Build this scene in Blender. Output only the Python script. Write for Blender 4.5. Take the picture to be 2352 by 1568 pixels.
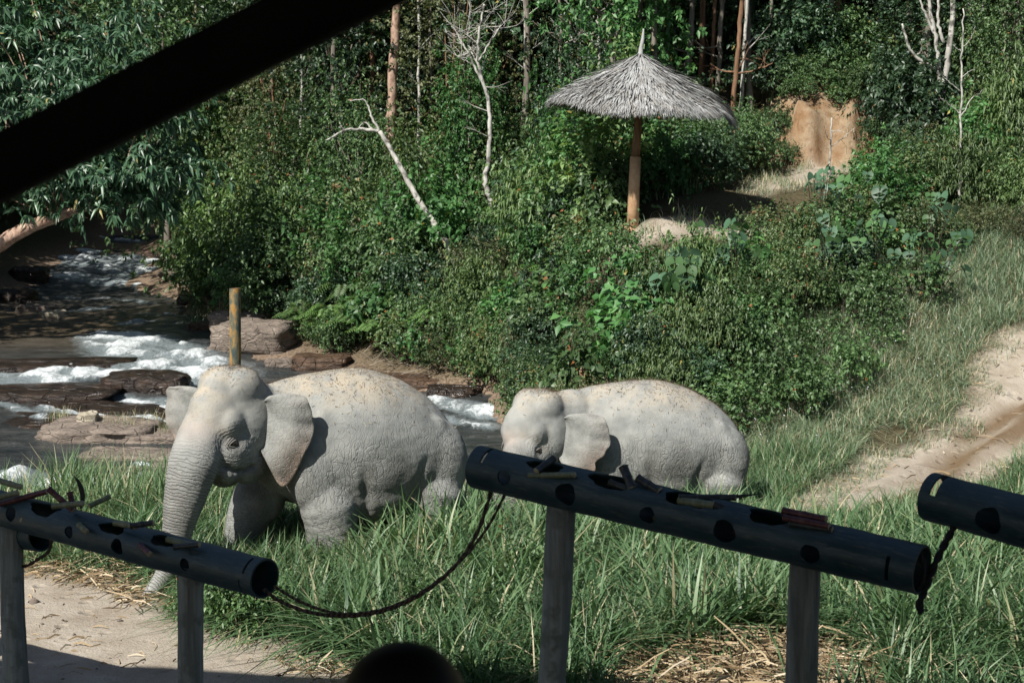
import bpy, bmesh, math, random
import numpy as np
from mathutils import Vector, Matrix, Euler

for o in list(bpy.data.objects):
    bpy.data.objects.remove(o)
SC = bpy.context.scene
COL = SC.collection
R = math.radians

# ------------------------------------------------------------ camera
CAM_Z, PITCH, FPX = 5.0, math.atan((784 - 336) / 3730.0), 3730.0
cam_data = bpy.data.cameras.new('camera')
cam = bpy.data.objects.new('camera', cam_data)
COL.objects.link(cam)
cam.location = (0, 0, CAM_Z)
cam.rotation_euler = (R(90) - PITCH, 0, 0)
cam_data.sensor_width = 36
cam_data.lens = 36 * FPX / 2352
cam_data.clip_start = 0.05
cam_data.clip_end = 2000
cam_data.dof.use_dof = True
cam_data.dof.focus_distance = 20.0
cam_data.dof.aperture_fstop = 4.5
SC.camera = cam

# ------------------------------------------------------------ light
TO_SUN = Vector((-0.43, -0.55, 0.71)).normalized()
SUN_EL = math.asin(TO_SUN.z)
SUN_ROT = math.atan2(TO_SUN.x, TO_SUN.y)
world = bpy.data.worlds.new('World')
SC.world = world
world.use_nodes = True
wn = world.node_tree.nodes
sky = wn.new('ShaderNodeTexSky')
sky.sky_type = 'NISHITA'
sky.sun_disc = False
sky.sun_elevation = SUN_EL
sky.sun_rotation = SUN_ROT
wn['Background'].inputs['Strength'].default_value = 0.055
world.node_tree.links.new(sky.outputs[0], wn['Background'].inputs['Color'])
sun_data = bpy.data.lights.new('sun', 'SUN')
sun_data.energy = 5.0
sun_data.angle = R(0.5)
sun_data.color = (1.0, 0.955, 0.88)
sun = bpy.data.objects.new('sun', sun_data)
COL.objects.link(sun)
sun.rotation_euler = (-TO_SUN).to_track_quat('-Z', 'Y').to_euler()
SC.view_settings.view_transform = 'Standard'
SC.view_settings.look = 'None'
SC.view_settings.exposure = 0.75
SC.view_settings.gamma = 1.0
SC.view_settings.use_curve_mapping = False
SC.render.engine = 'CYCLES'
SC.cycles.use_denoising = True
SC.cycles.max_bounces = 6
SC.cycles.diffuse_bounces = 3
SC.cycles.glossy_bounces = 2
SC.cycles.transmission_bounces = 3
SC.cycles.transparent_max_bounces = 4
SC.cycles.sample_clamp_indirect = 4.0
SC.cycles.use_fast_gi = False

# ------------------------------------------------------------ helpers
def at(u, v, D):
    """point seen at photo position (u, v) of a 2352 wide picture, D metres ahead"""
    xc, yc = (u - 1176) / FPX, -(v - 784) / FPX
    t = D / (math.cos(PITCH) + yc * math.sin(PITCH))
    return Vector((xc * t, D, CAM_Z + t * (-math.sin(PITCH) + yc * math.cos(PITCH))))

def tag(o, label=None, cat=None, group=None, kind=None):
    if label: o['label'] = label
    if cat: o['category'] = cat
    if group: o['group'] = group
    if kind: o['kind'] = kind
    return o

def empty(name, loc=(0, 0, 0), rz=0):
    o = bpy.data.objects.new(name, None)
    COL.objects.link(o)
    o.empty_display_size = 0.2
    o.location = loc
    o.rotation_euler = (0, 0, rz)
    return o

def link(name, me, mat=None, parent=None):
    o = bpy.data.objects.new(name, me)
    COL.objects.link(o)
    if mat is not None and not me.materials:
        me.materials.append(mat)
    if parent is not None:
        o.parent = parent
    return o

def copy_tree(o, parent=None):
    c = o.copy()
    COL.objects.link(c)
    c.parent = parent
    for ch in o.children:
        copy_tree(ch, c)
    return c

def np_mesh(name, V, F, smooth=False, attrs=None, cols=None):
    """V (n,3); F list of (m,k) int arrays; attrs {name: (n,) floats}"""
    if not isinstance(F, (list, tuple)):
        F = [F]
    F = [np.asarray(f, dtype=np.int32) for f in F if len(f)]
    me = bpy.data.meshes.new(name)
    V = np.asarray(V, dtype=np.float32)
    me.vertices.add(len(V))
    me.vertices.foreach_set('co', V.ravel())
    nl = sum(f.size for f in F)
    npoly = sum(len(f) for f in F)
    me.loops.add(nl)
    me.loops.foreach_set('vertex_index', np.concatenate([f.ravel() for f in F]))
    me.polygons.add(npoly)
    tot = np.concatenate([np.full(len(f), f.shape[1], np.int32) for f in F])
    start = np.concatenate([[0], np.cumsum(tot)[:-1]]).astype(np.int32)
    me.polygons.foreach_set('loop_start', start)
    try:
        me.polygons.foreach_set('loop_total', tot)
    except Exception:
        pass
    if smooth:
        me.polygons.foreach_set('use_smooth', np.ones(npoly, bool))
    if attrs:
        for k, a in attrs.items():
            at_ = me.attributes.new(k, 'FLOAT', 'POINT')
            at_.data.foreach_set('value', np.asarray(a, np.float32))
    me.update(calc_edges=True)
    me.validate()
    return me

class MB:
    """collects shapes into one mesh"""
    def __init__(self):
        self.V, self.F, self.n = [], {3: [], 4: []}, 0
        self.A = []
    def add(self, V, F, a=0.0):
        V = np.asarray(V, float).reshape(-1, 3)
        for f in F if isinstance(F, (list, tuple)) else [F]:
            f = np.asarray(f, int)
            if len(f):
                self.F[f.shape[1]].append(f + self.n)
        self.V.append(V)
        self.A.append(np.full(len(V), a) if np.isscalar(a) else np.asarray(a, float))
        self.n += len(V)
    def tube(self, pts, radii, sides=8, a=0.0, cap=True, rough=0.0, rng=None, sq=None):
        pts = np.asarray([tuple(p) for p in pts], float)
        n = len(pts)
        radii = np.full(n, radii, float) if np.isscalar(radii) else np.asarray(radii, float)
        T = np.gradient(pts, axis=0)
        T /= np.linalg.norm(T, axis=1)[:, None] + 1e-12
        ref = np.array([0, 0, 1.0]) if abs(T[0, 2]) < 0.9 else np.array([1.0, 0, 0])
        U = np.zeros_like(T)
        u = np.cross(ref, T[0]); u /= np.linalg.norm(u)
        for i in range(n):
            u = u - T[i] * np.dot(u, T[i]); u /= np.linalg.norm(u) + 1e-12
            U[i] = u
        W = np.cross(T, U)
        th = np.linspace(0, 2 * np.pi, sides, endpoint=False)
        rr = radii[:, None] * np.ones((n, sides))
        if rough and rng is not None:
            rr = rr * (1 + rough * rng.standard_normal((n, sides)))
        if sq is not None:
            rr = rr / np.maximum(np.abs(np.cos(th)), np.abs(np.sin(th)))[None, :] ** sq
        V = pts[:, None, :] + rr[..., None] * (np.cos(th)[None, :, None] * U[:, None, :] + np.sin(th)[None, :, None] * W[:, None, :])
        i = np.arange(n - 1)[:, None] * sides
        j = np.arange(sides)[None, :]
        k = (j + 1) % sides
        Q = np.stack([i + j, i + k, i + sides + k, i + sides + j], -1).reshape(-1, 4)
        V = V.reshape(-1, 3)
        F = [Q]
        aa = np.repeat(a, len(V)) if np.isscalar(a) else a
        if cap:
            c0, c1 = len(V), len(V) + 1
            V = np.vstack([V, pts[0], pts[-1]])
            jj = np.arange(sides)
            kk = (jj + 1) % sides
            F.append(np.stack([np.full(sides, c0), kk, jj], -1))
            b = (n - 1) * sides
            F.append(np.stack([np.full(sides, c1), b + jj, b + kk], -1))
            aa = np.append(aa, [aa[0], aa[-1]])
        self.add(V, F, aa)
    def box(self, c, size, rot=None, a=0.0):
        s = np.asarray(size, float) / 2
        V = np.array([[x, y, z] for z in (-1, 1) for y in (-1, 1) for x in (-1, 1)], float) * s
        if rot is not None:
            V = V @ np.array(rot.to_matrix() if hasattr(rot, 'to_matrix') else rot).T
        V = V + np.asarray(tuple(c), float)
        F = np.array([[0, 2, 3, 1], [4, 5, 7, 6], [0, 1, 5, 4], [2, 6, 7, 3], [0, 4, 6, 2], [1, 3, 7, 5]])
        self.add(V, [F], a)
    def mesh(self, name, smooth=False, attr='a'):
        F = []
        for k in (3, 4):
            if self.F[k]:
                F.append(np.vstack(self.F[k]))
        return np_mesh(name, np.vstack(self.V), F, smooth, {attr: np.concatenate(self.A)})
    def build(self, name, mat, parent=None, smooth=False):
        return link(name, self.mesh(name, smooth), mat, parent)

def smooth_path(pts, n):
    """Catmull-Rom resample"""
    P = np.asarray([tuple(p) for p in pts], float)
    P = np.vstack([2 * P[0] - P[1], P, 2 * P[-1] - P[-2]])
    m = len(P) - 3
    out = []
    for t in np.linspace(0, m - 1e-6, n):
        i = int(t); f = t - i
        p0, p1, p2, p3 = P[i:i + 4]
        out.append(0.5 * ((2 * p1) + (-p0 + p2) * f + (2 * p0 - 5 * p1 + 4 * p2 - p3) * f * f + (-p0 + 3 * p1 - 3 * p2 + p3) * f ** 3))
    return np.array(out)

# value noise in numpy
_rs = np.random.RandomState(5)
_PERM = _rs.rand(64, 64, 64)
def vnoise(P, scale=1.0):
    P = np.asarray(P, float) * scale
    if P.shape[-1] == 2:
        P = np.concatenate([P, np.zeros(P.shape[:-1] + (1,))], -1)
    i = np.floor(P).astype(int); f = P - i
    f = f * f * (3 - 2 * f)
    out = 0
    for dx in (0, 1):
        for dy in (0, 1):
            for dz in (0, 1):
                w = (f[..., 0] if dx else 1 - f[..., 0]) * (f[..., 1] if dy else 1 - f[..., 1]) * (f[..., 2] if dz else 1 - f[..., 2])
                out = out + w * _PERM[(i[..., 0] + dx) % 64, (i[..., 1] + dy) % 64, (i[..., 2] + dz) % 64]
    return out
def fbm(P, scale=1.0, oct=4):
    s, a, t = 0, 1.0, 0
    for k in range(oct):
        s = s + a * vnoise(np.asarray(P) + 17.3 * k, scale * 2 ** k); t += a; a *= 0.5
    return s / t
def sstep(a, b, x):
    t = np.clip((x - a) / (b - a), 0, 1)
    return t * t * (3 - 2 * t)
def in_poly(x, y, poly):
    x, y = np.asarray(x), np.asarray(y)
    c = np.zeros(x.shape, bool)
    n = len(poly)
    for i in range(n):
        x1, y1 = poly[i]; x2, y2 = poly[(i + 1) % n]
        if y1 == y2: continue
        c ^= ((y1 > y) != (y2 > y)) & (x < (x2 - x1) * (y - y1) / (y2 - y1) + x1)
    return c
def seg_dist(x, y, line):
    d = np.full(np.shape(x), 1e9)
    for (x1, y1), (x2, y2) in zip(line[:-1], line[1:]):
        l2 = (x2 - x1) ** 2 + (y2 - y1) ** 2 + 1e-12
        t = np.clip(((x - x1) * (x2 - x1) + (y - y1) * (y2 - y1)) / l2, 0, 1)
        d = np.minimum(d, np.hypot(x - x1 - t * (x2 - x1), y - y1 - t * (y2 - y1)))
    return d
def poly_sd(x, y, poly):
    d = seg_dist(x, y, list(poly) + [poly[0]])
    return np.where(in_poly(x, y, poly), -d, d)

# ------------------------------------------------------------ material helpers
class NT:
    def __init__(self, name):
        self.m = bpy.data.materials.new(name)
        self.m.use_nodes = True
        self.t = self.m.node_tree
        self.b = self.t.nodes['Principled BSDF']
        self.out = self.t.nodes['Material Output']
    def n(self, typ, **kw):
        nd = self.t.nodes.new(typ)
        for k, v in kw.items():
            setattr(nd, k, v)
        return nd
    def l(self, a, b):
        self.t.links.new(a, b)
    def coord(self, which='Object'):
        return self.n('ShaderNodeTexCoord').outputs[which]
    def mapping(self, vec, scale=(1, 1, 1), rot=(0, 0, 0)):
        m = self.n('ShaderNodeMapping')
        m.inputs['Scale'].default_value = scale
        m.inputs['Rotation'].default_value = rot
        self.l(vec, m.inputs['Vector'])
        return m.outputs[0]
    def noise(self, vec=None, scale=5, detail=4, rough=0.55, dist=0.0):
        nd = self.n('ShaderNodeTexNoise')
        nd.inputs['Scale'].default_value = scale
        nd.inputs['Detail'].default_value = detail
        nd.inputs['Roughness'].default_value = rough
        nd.inputs['Distortion'].default_value = dist
        if vec is not None: self.l(vec, nd.inputs['Vector'])
        return nd.outputs['Fac']
    def voronoi(self, vec=None, scale=5, feature='DISTANCE_TO_EDGE', rand=1.0):
        nd = self.n('ShaderNodeTexVoronoi', feature=feature)
        nd.inputs['Scale'].default_value = scale
        nd.inputs['Randomness'].default_value = rand
        if vec is not None: self.l(vec, nd.inputs['Vector'])
        return nd.outputs['Distance']
    def ramp(self, fac, stops):
        nd = self.n('ShaderNodeValToRGB')
        e = nd.color_ramp.elements
        while len(e) > 1: e.remove(e[-1])
        for i, (p, c) in enumerate(stops):
            el = e[0] if i == 0 else e.new(p)
            el.position = p
            el.color = (c, c, c, 1) if np.isscalar(c) else (*c, 1)
        self.l(fac, nd.inputs['Fac'])
        return nd.outputs['Color']
    def attr(self, name):
        nd = self.n('ShaderNodeAttribute', attribute_name=name)
        return nd.outputs['Fac']
    def mix(self, fac, a, b, blend='MIX'):
        nd = self.n('ShaderNodeMix', data_type='RGBA', blend_type=blend)
        for s, v in ((nd.inputs['Factor'], fac), (nd.inputs['A'], a), (nd.inputs['B'], b)):
            pass
        ins = [i for i in nd.inputs if i.enabled]
        fi = nd.inputs[0]; ai = nd.inputs[6]; bi = nd.inputs[7]
        for s, v in ((fi, fac), (ai, a), (bi, b)):
            if hasattr(v, 'is_linked') or hasattr(v, 'links'):
                self.l(v, s)
            elif np.isscalar(v):
                s.default_value = v if s is fi else (v, v, v, 1)
            else:
                s.default_value = (*v, 1)
        return nd.outputs[2]
    def math(self, op, a, b=0.0, clamp=False):
        nd = self.n('ShaderNodeMath', operation=op, use_clamp=clamp)
        for s, v in ((nd.inputs[0], a), (nd.inputs[1], b)):
            if hasattr(v, 'links'): self.l(v, s)
            else: s.default_value = v
        return nd.outputs[0]
    def bump(self, h, strength=0.3, dist=0.02, normal=None):
        nd = self.n('ShaderNodeBump')
        nd.inputs['Strength'].default_value = strength
        nd.inputs['Distance'].default_value = dist
        self.l(h, nd.inputs['Height'])
        if normal is not None: self.l(normal, nd.inputs['Normal'])
        self.l(nd.outputs[0], self.b.inputs['Normal'])
        return nd.outputs[0]
    def set(self, color=None, rough=None, spec=None, metal=None):
        for k, v in (('Base Color', color), ('Roughness', rough), ('Specular IOR Level', spec), ('Metallic', metal)):
            if v is None: continue
            s = self.b.inputs[k]
            if hasattr(v, 'links'): self.l(v, s)
            elif np.isscalar(v): s.default_value = v
            else: s.default_value = (*v, 1)
        return self.m

def leaf_material(name, stops, rough=0.45, trans=0.26, spec=0.4, var=0.75):
    t = NT(name)
    a = t.attr('a')
    col = t.ramp(a, stops)
    oi = t.n('ShaderNodeObjectInfo')
    br = t.math('MULTIPLY_ADD', oi.outputs['Random'], var)
    br.node.inputs[2].default_value = 1 - var / 2
    hsv = t.n('ShaderNodeHueSaturation'); hsv.inputs['Saturation'].default_value = .96
    t.l(col, hsv.inputs['Color'])
    t.l(br, hsv.inputs['Value'])
    t.set(color=hsv.outputs[0], rough=rough, spec=spec)
    tr = t.n('ShaderNodeBsdfTranslucent')
    tint = t.mix(1.0, hsv.outputs[0], (1.1, 1.25, 0.70), 'MULTIPLY')
    t.l(tint, tr.inputs['Color'])
    ms = t.n('ShaderNodeMixShader')
    ms.inputs[0].default_value = trans
    t.l(t.b.outputs[0], ms.inputs[1])
    t.l(tr.outputs[0], ms.inputs[2])
    t.l(ms.outputs[0], t.out.inputs['Surface'])
    return t.m

def bark_material(name, c1, c2, scale=6.0, stretch=0.25, rough=0.85, bump=0.5, c3=None):
    t = NT(name)
    vec = t.mapping(t.coord('Object'), (1, 1, stretch))
    n1 = t.noise(vec, scale, 6, 0.65, 0.4)
    col = t.ramp(n1, [(0.35, c1), (0.62, c2)])
    if c3:
        n2 = t.noise(t.coord('Object'), scale * 0.5, 3, 0.6)
        col = t.mix(t.ramp(n2, [(0.5, 0.0), (0.62, 1.0)]), col, c3)
    t.set(color=col, rough=rough, spec=0.15)
    t.bump(n1, bump, 0.03)
    return t.m
# ------------------------------------------------------------ terrain
LAND = np.array([
    (-40, -30, 0), (0, -30, 0), (40, -30, 0), (-40, 8, 0), (-12, 8, 0), (0, 8, 0), (12, 8, .1), (40, 8, 1.5), (-10, 14, 0), (0, 15, 0), (8, 15, .1), (14, 18, .6),
    (-4, 18, 0), (-1.5, 20, 0), (1, 19, -.05), (2, 22.6, -.4), (0.3, 22, -.34), (5, 21.2, 0.0), (-5, 21.5, -.05), (-9, 20, -.1), (3.3, 23.2, -.3),
    (-5, 24.2, -.45), (-9, 23.5, -.5), (-2, 24.6, -.45), (0, 25, -.55), (-16, 22, -.3), (-14, 25, -.7),
    (-7.3, 28, -1.35), (-12, 28, -1.4), (-3, 29, -1.4), (-.8, 32, -1.3), (-8.4, 32, -1.2), (-9.2, 37, -.9), (-4, 36, -1.1), (-11.7, 47, -.5), (-8.8, 44.5, -.45),
    (-14.9, 60, .35), (-15.7, 71, .85), (-13, 41, -.75), (-15, 50, -.4), (-18, 30, -1.0), (-24, 30, .3), (-20, 40, .3),
    (-18.2, 48, .7), (-19.3, 58, 1.6), (-20, 70, 2.8), (-25, 50, 3), (-30, 36, 3),
    (-7, 43.6, .2), (-5, 42, .2), (-2.3, 39.8, .35), (.5, 36.5, .4), (.9, 33, .1), (.9, 29, -.2), (1.5, 26, -.25), (-9.6, 53, .6), (-12.2, 62, 1.6), (-12.5, 70, 2.4),
    (5.4, 28, .77), (6.85, 31, 1.97), (4.1, 29, 1.0), (2.7, 31, 1.4), (1.2, 34, 1.0), (-1.9, 43, 1.2), (-5.9, 47, .9), (-2, 50, 3.0), (2.6, 36, 3.2), (4.4, 36, 3.2), (6.7, 40, 4.1), (6.3, 36.8, 3.4), (7, 43, 4.4), (9.5, 43, 4.5),
    (2.5, 34.2, 2.4), (4.5, 33.8, 2.4), (0.5, 38, 1.6), (2.5, 39.5, 3.5),
    (9.9, 36, 3.4), (11.5, 42, 4.8), (14, 40, 5.0), (9.6, 32, 2.2), (8.2, 27.8, .75), (9.2, 29.4, 1.5), (6.7, 24.4, 0), (4.35, 22.4, 0), (9.8, 25, .5), (13, 28, 2), (9, 22, .25), (18, 34, 4.5),
    (-6, 58, 4.5), (2, 52, 5.8), (10, 52, 8.6), (-14, 84, 6), (-6, 70, 10), (6, 65, 13), (18, 55, 11), (-27, 70, 9), (0, 90, 25), (-30, 92, 20), (30, 80, 26), (0, 140, 55), (-90, 140, 55), (90, 140, 60), (70, 40, 18), (-70, 50, 20), (120, -30, 4), (-120, -30, 4), (0, -120, 0), (160, 200, 80), (-160, 200, 80)], float)
def rbf_fit(P, c, lam=1e-3):
    xy = P[:, :2]
    r = np.sqrt(((xy[:, None] - xy[None]) ** 2).sum(-1) + c * c)
    n = len(P)
    A = np.zeros((n + 3, n + 3))
    A[:n, :n] = -r + lam * np.eye(n)
    A[:n, n] = 1; A[:n, n + 1:] = xy
    A[n:, :n] = A[:n, n:].T
    w = np.linalg.solve(A, np.concatenate([P[:, 2], np.zeros(3)]))
    return xy, w, c
def rbf_eval(fit, x, y):
    xy, w, c = fit
    x, y = np.asarray(x, float), np.asarray(y, float)
    z = w[-3] + w[-2] * x + w[-1] * y
    for (a, b), k in zip(xy, w[:-3]):
        z = z - k * np.sqrt((x - a) ** 2 + (y - b) ** 2 + c * c)
    return z
LFIT = rbf_fit(LAND, 1.2)
WATER = np.array([(-7.3, 28, -.85), (-14, 27, -.85), (-2, 29.5, -.86), (-.3, 33, -.78), (-8.4, 32, -.72), (-9.2, 35.6, -.58), (-9.2, 38, -.25), (-3.5, 36.5, -.66), (-1, 36, -.55), (-4.5, 40, -.4),
    (-11.7, 42, -.06), (-11.7, 50, .0), (-8.5, 43, -.1), (-14, 55.5, .3), (-14.9, 59, .75), (-15.4, 66, 1.0), (-15.7, 71, 1.3), (-16, 82, 1.8), (-18, 47, 0), (-17, 37, -.3), (-20, 30, -.8)], float)
WFIT = rbf_fit(WATER, 1.0)
def water_z(x, y):
    return rbf_eval(WFIT, x, y)

ROAD = [(3.8, 21.4), (4.0, 22.4), (4.7, 24.0), (5.8, 25.6), (7.0, 26.2), (7.9, 27.6), (8.3, 28.9), (9.0, 29.7), (11.5, 30.8), (14, 31.5), (14, 29), (10.6, 27.6), (9.0, 26.0), (7.2, 24.0), (5.9, 22.5), (4.8, 21.4)]
YARD = [(-14, 10), (-14, 18.5), (-9, 18.9), (-5.6, 18.8), (-4.2, 17.9), (-3.9, 17.3), (-3.2, 16.5), (-2.2, 15.9), (-1.6, 15.2), (-.8, 14.2), (3, 13.6), (6, 12.8), (6, 10)]
TERR_A = [(2.2, 35.0), (3.3, 34.9), (4.6, 35.2), (5.4, 35.9), (4.6, 36.2), (3.2, 36.1), (2.3, 36.2)]
TERR_B = [(6.0, 38.4), (7.2, 39.9), (8.2, 41.3), (9.5, 43.6), (7.6, 43.6), (6.9, 41.2), (5.8, 39.4)]
def terr_sd(x, y):
    return np.minimum(poly_sd(x, y, TERR_A), poly_sd(x, y, TERR_B))
def ground_z(x, y, fine=True):
    x, y = np.asarray(x, float), np.asarray(y, float)
    z = rbf_eval(LFIT, x, y)
    # bank of bare earth cut into the hillside
    wx = x + (fbm(np.stack([x, y], -1), 1.1, 3) - .5) * 1.6
    w = sstep(7.1, 7.9, wx) * (1 - sstep(9.3, 10.4, wx))
    lim = 43.55 + .35 * np.sin(x * 2.1) + .25 * np.sin(x * 5.3 + 1)
    cut = sstep(lim, lim + .55, y)
    z = z + w * (1.35 * cut * (1 - sstep(46, 50, y)))
    rd = poly_sd(x, y, ROAD)
    yd = poly_sd(x, y, YARD)
    if fine:
        P = np.stack([x, y], -1)
        veg = sstep(0.0, .5, np.minimum(rd, yd))
        z = z + veg * (fbm(P, .9, 3) - .5) * .22 + (fbm(P, 2.3, 3) - .5) * .06
        z = z - .05 * sstep(.2, -.5, rd)
        # wheel ruts and hoof-poached mud in the road
        for off in (-.45, .5):
            ln = [(4.6 + off * .6, 21.6), (6.3 + off * .6, 23.9 - off * .5), (8.0 + off * .4, 26.2 - off * .6), (9.6, 28.2 - off * .9), (12, 29.8 - off)]
            dd = seg_dist(x, y, ln)
            z = z - .085 * np.exp(-(dd / .17) ** 2) + .035 * np.exp(-((dd - .32) / .12) ** 2)
        z = z + sstep(.1, -.4, rd) * (fbm(P, 4.5, 3) - .5) * .10
        # gullies in the bank of bare earth
        z = z + w * cut * (fbm(np.stack([x * 2.2, y * .5], -1), 1.5, 4) - .5) * .9
    return z
def gz(x, y):
    return float(ground_z(np.array([x]), np.array([y]))[0])

def axis(lo, hi, a, b, d, g=1.25):
    """fine spacing d between a and b, growing to lo / hi"""
    mid = list(np.arange(a, b + 1e-6, d))
    left, s, p = [], d, a
    while p > lo:
        s *= g; p -= s; left.append(max(p, lo))
    right, s, p = [], d, b
    while p < hi:
        s *= g; p += s; right.append(min(p, hi))
    return np.array(sorted(set(left)) + mid + sorted(set(right)))
def build_ground():
    xs = axis(-700, 700, -22, 15, .22)
    ys = axis(-300, 900, 10, 50, .22)
    X, Y = np.meshgrid(xs, ys)
    Z = ground_z(X, Y)
    far = sstep(200, 600, np.hypot(X, Y - 50))
    Z = Z * (1 - far) + far * np.maximum(Z * .3, 0)
    ny, nx = X.shape
    i = np.arange(ny - 1)[:, None] * nx + np.arange(nx - 1)[None, :]
    F = np.stack([i, i + 1, i + nx + 1, i + nx], -1).reshape(-1, 4)
    V = np.stack([X, Y, Z], -1).reshape(-1, 3)
    x, y = V[:, 0], V[:, 1]
    P = V[:, :2]
    wob = (fbm(P, 1.3, 4) - .5) * .9
    bare = np.maximum.reduce([sstep(.25, -.15, poly_sd(x, y, ROAD) + wob), sstep(.25, -.15, poly_sd(x, y, YARD) + wob * .6), sstep(.35, -.1, terr_sd(x, y) + wob * 1.2)])
    mud = sstep(.48, .08, seg_dist(x, y, [(4.9, 22.0), (6.2, 23.6), (7.2, 25.4), (8.6, 26.6), (9.9, 28.6)]) + wob * .8)
    mud = np.maximum(mud, sstep(.4, .0, seg_dist(x, y, [(7.4, 26.2), (9.0, 27.6)]) + wob * .6)) * bare
    red = sstep(42.9, 43.4, y) * (1 - sstep(46, 47.5, y)) * sstep(6.9, 7.5, x + wob * 1.2) * (1 - sstep(9.7, 10.5, x + wob * 1.2))
    red = np.maximum(red, .8 * sstep(1.0, .2, seg_dist(x, y, [(9.5, 37), (11.2, 41.5), (12.5, 43)]) + wob * 1.4))
    red = np.maximum(red, .9 * sstep(.8, .2, seg_dist(x, y, [(11.5, 47), (13, 48)]) + wob * 1.4))
    depth = water_z(x, y) - V[:, 2]
    rock = sstep(-.5, .1, depth) * (x < 3) * (y > 24) * (y < 90)
    me = np_mesh('ground', V, F, True, {'bare': bare, 'mud': mud, 'red': red, 'rock': rock})
    t = NT('ground_earth')
    co = t.coord('Object')
    n1 = t.noise(co, 1.7, 8, .62)
    n2 = t.noise(co, 14, 6, .65)
    n3 = t.noise(t.mapping(co, (1, 1, 1)), 45, 4, .6)
    soil = t.ramp(n2, [(.3, (.035, .028, .016)), (.55, (.07, .06, .032)), (.75, (.12, .09, .05))])
    sand = t.mix(t.ramp(n1, [(.35, 0.), (.65, 1.)]), (.245, .208, .162), (.35, .312, .258))
    sand = t.mix(t.ramp(n3, [(.52, 0.), (.72, .55)]), sand, (.16, .128, .09))
    mudc = t.mix(n2, (.095, .062, .034), (.17, .12, .072))
    redc = t.mix(t.ramp(n1, [(.38, 0.), (.6, 1.)]), (.17, .10, .052), (.27, .205, .135))
    redc = t.mix(t.ramp(n2, [(.5, 0.), (.75, .7)]), redc, (.25, .14, .06))
    rockc = t.mix(t.ramp(n2, [(.4, 0.), (.6, 1.)]), (.10, .065, .045), (.25, .19, .14))
    c = t.mix(t.attr('rock'), soil, rockc)
    c = t.mix(t.attr('bare'), c, sand)
    c = t.mix(t.attr('red'), c, redc)
    c = t.mix(t.attr('mud'), c, mudc)
    rg = t.math('MULTIPLY_ADD', t.attr('mud'), -.62); rg.node.inputs[2].default_value = .93
    t.set(color=c, rough=rg, spec=.2)
    h = t.math('ADD', t.math('MULTIPLY', n2, .7), t.math('MULTIPLY', n3, .35))
    pr = t.ramp(t.voronoi(co, 3.4, 'F1'), [(.10, 0.), (.26, 1.)])
    h = t.math('ADD', h, t.math('MULTIPLY', t.math('MULTIPLY', pr, t.attr('bare')), .8))
    t.bump(h, .6, .06)
    tag(link('ground', me, t.m), kind='structure')
build_ground()

def hit(u, v, zf=None, d0=12.0, d1=110.0):
    """first ground (or water) point seen at a photo position"""
    zf = zf or (lambda x, y: ground_z(x, y, False))
    D = np.arange(d0, d1, .1)
    p0, p1 = np.array(at(u, v, 10)), np.array(at(u, v, 20))
    k = (p1 - p0) / 10
    P = p0 + (D - 10)[:, None] * k
    below = np.nonzero(P[:, 2] < zf(P[:, 0], P[:, 1]))[0]
    i = below[0] if len(below) else len(D) - 1
    return Vector(P[i])

# ------------------------------------------------------------ river
FOAM = [([(285, 775), (320, 810), (380, 842), (470, 862)], 30, 1.0), ([(330, 800), (400, 830), (450, 850)], 40, .75), ([(-40, 868), (120, 862), (250, 856), (400, 868), (500, 852)], 20, 1.0),
    ([(100, 893), (200, 918), (300, 930), (400, 935)], 19, 1.0), ([(40, 880), (150, 905), (230, 922)], 12, .95), ([(110, 583), (230, 604), (330, 622), (400, 642)], 20, 1.0), ([(170, 572), (300, 598), (390, 606)], 12, .95),
    ([(150, 632), (290, 652), (370, 655)], 11, .95), ([(-40, 1092), (60, 1100), (150, 1116), (260, 1125)], 20, .95), ([(975, 915), (1050, 935), (1140, 952)], 15, 1.0), ([(1000, 960), (1120, 980)], 10, .6), ([(140, 940), (280, 960), (390, 978)], 15, .95), ([(330, 1075), (380, 1110)], 8, .7),
    ([(185, 543), (300, 556), (360, 560)], 4, .7), ([(285, 742), (340, 738)], 6, .7), ([(160, 714), (235, 709)], 5, .8), ([(140, 680), (300, 690), (400, 700)], 5, .45), ([(280, 720), (420, 725)], 6, .4), ([(-30, 905), (70, 955), (150, 975)], 7, .6), ([(0, 830), (120, 835)], 3, .3), ([(380, 640), (430, 660)], 5, .4)]
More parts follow.
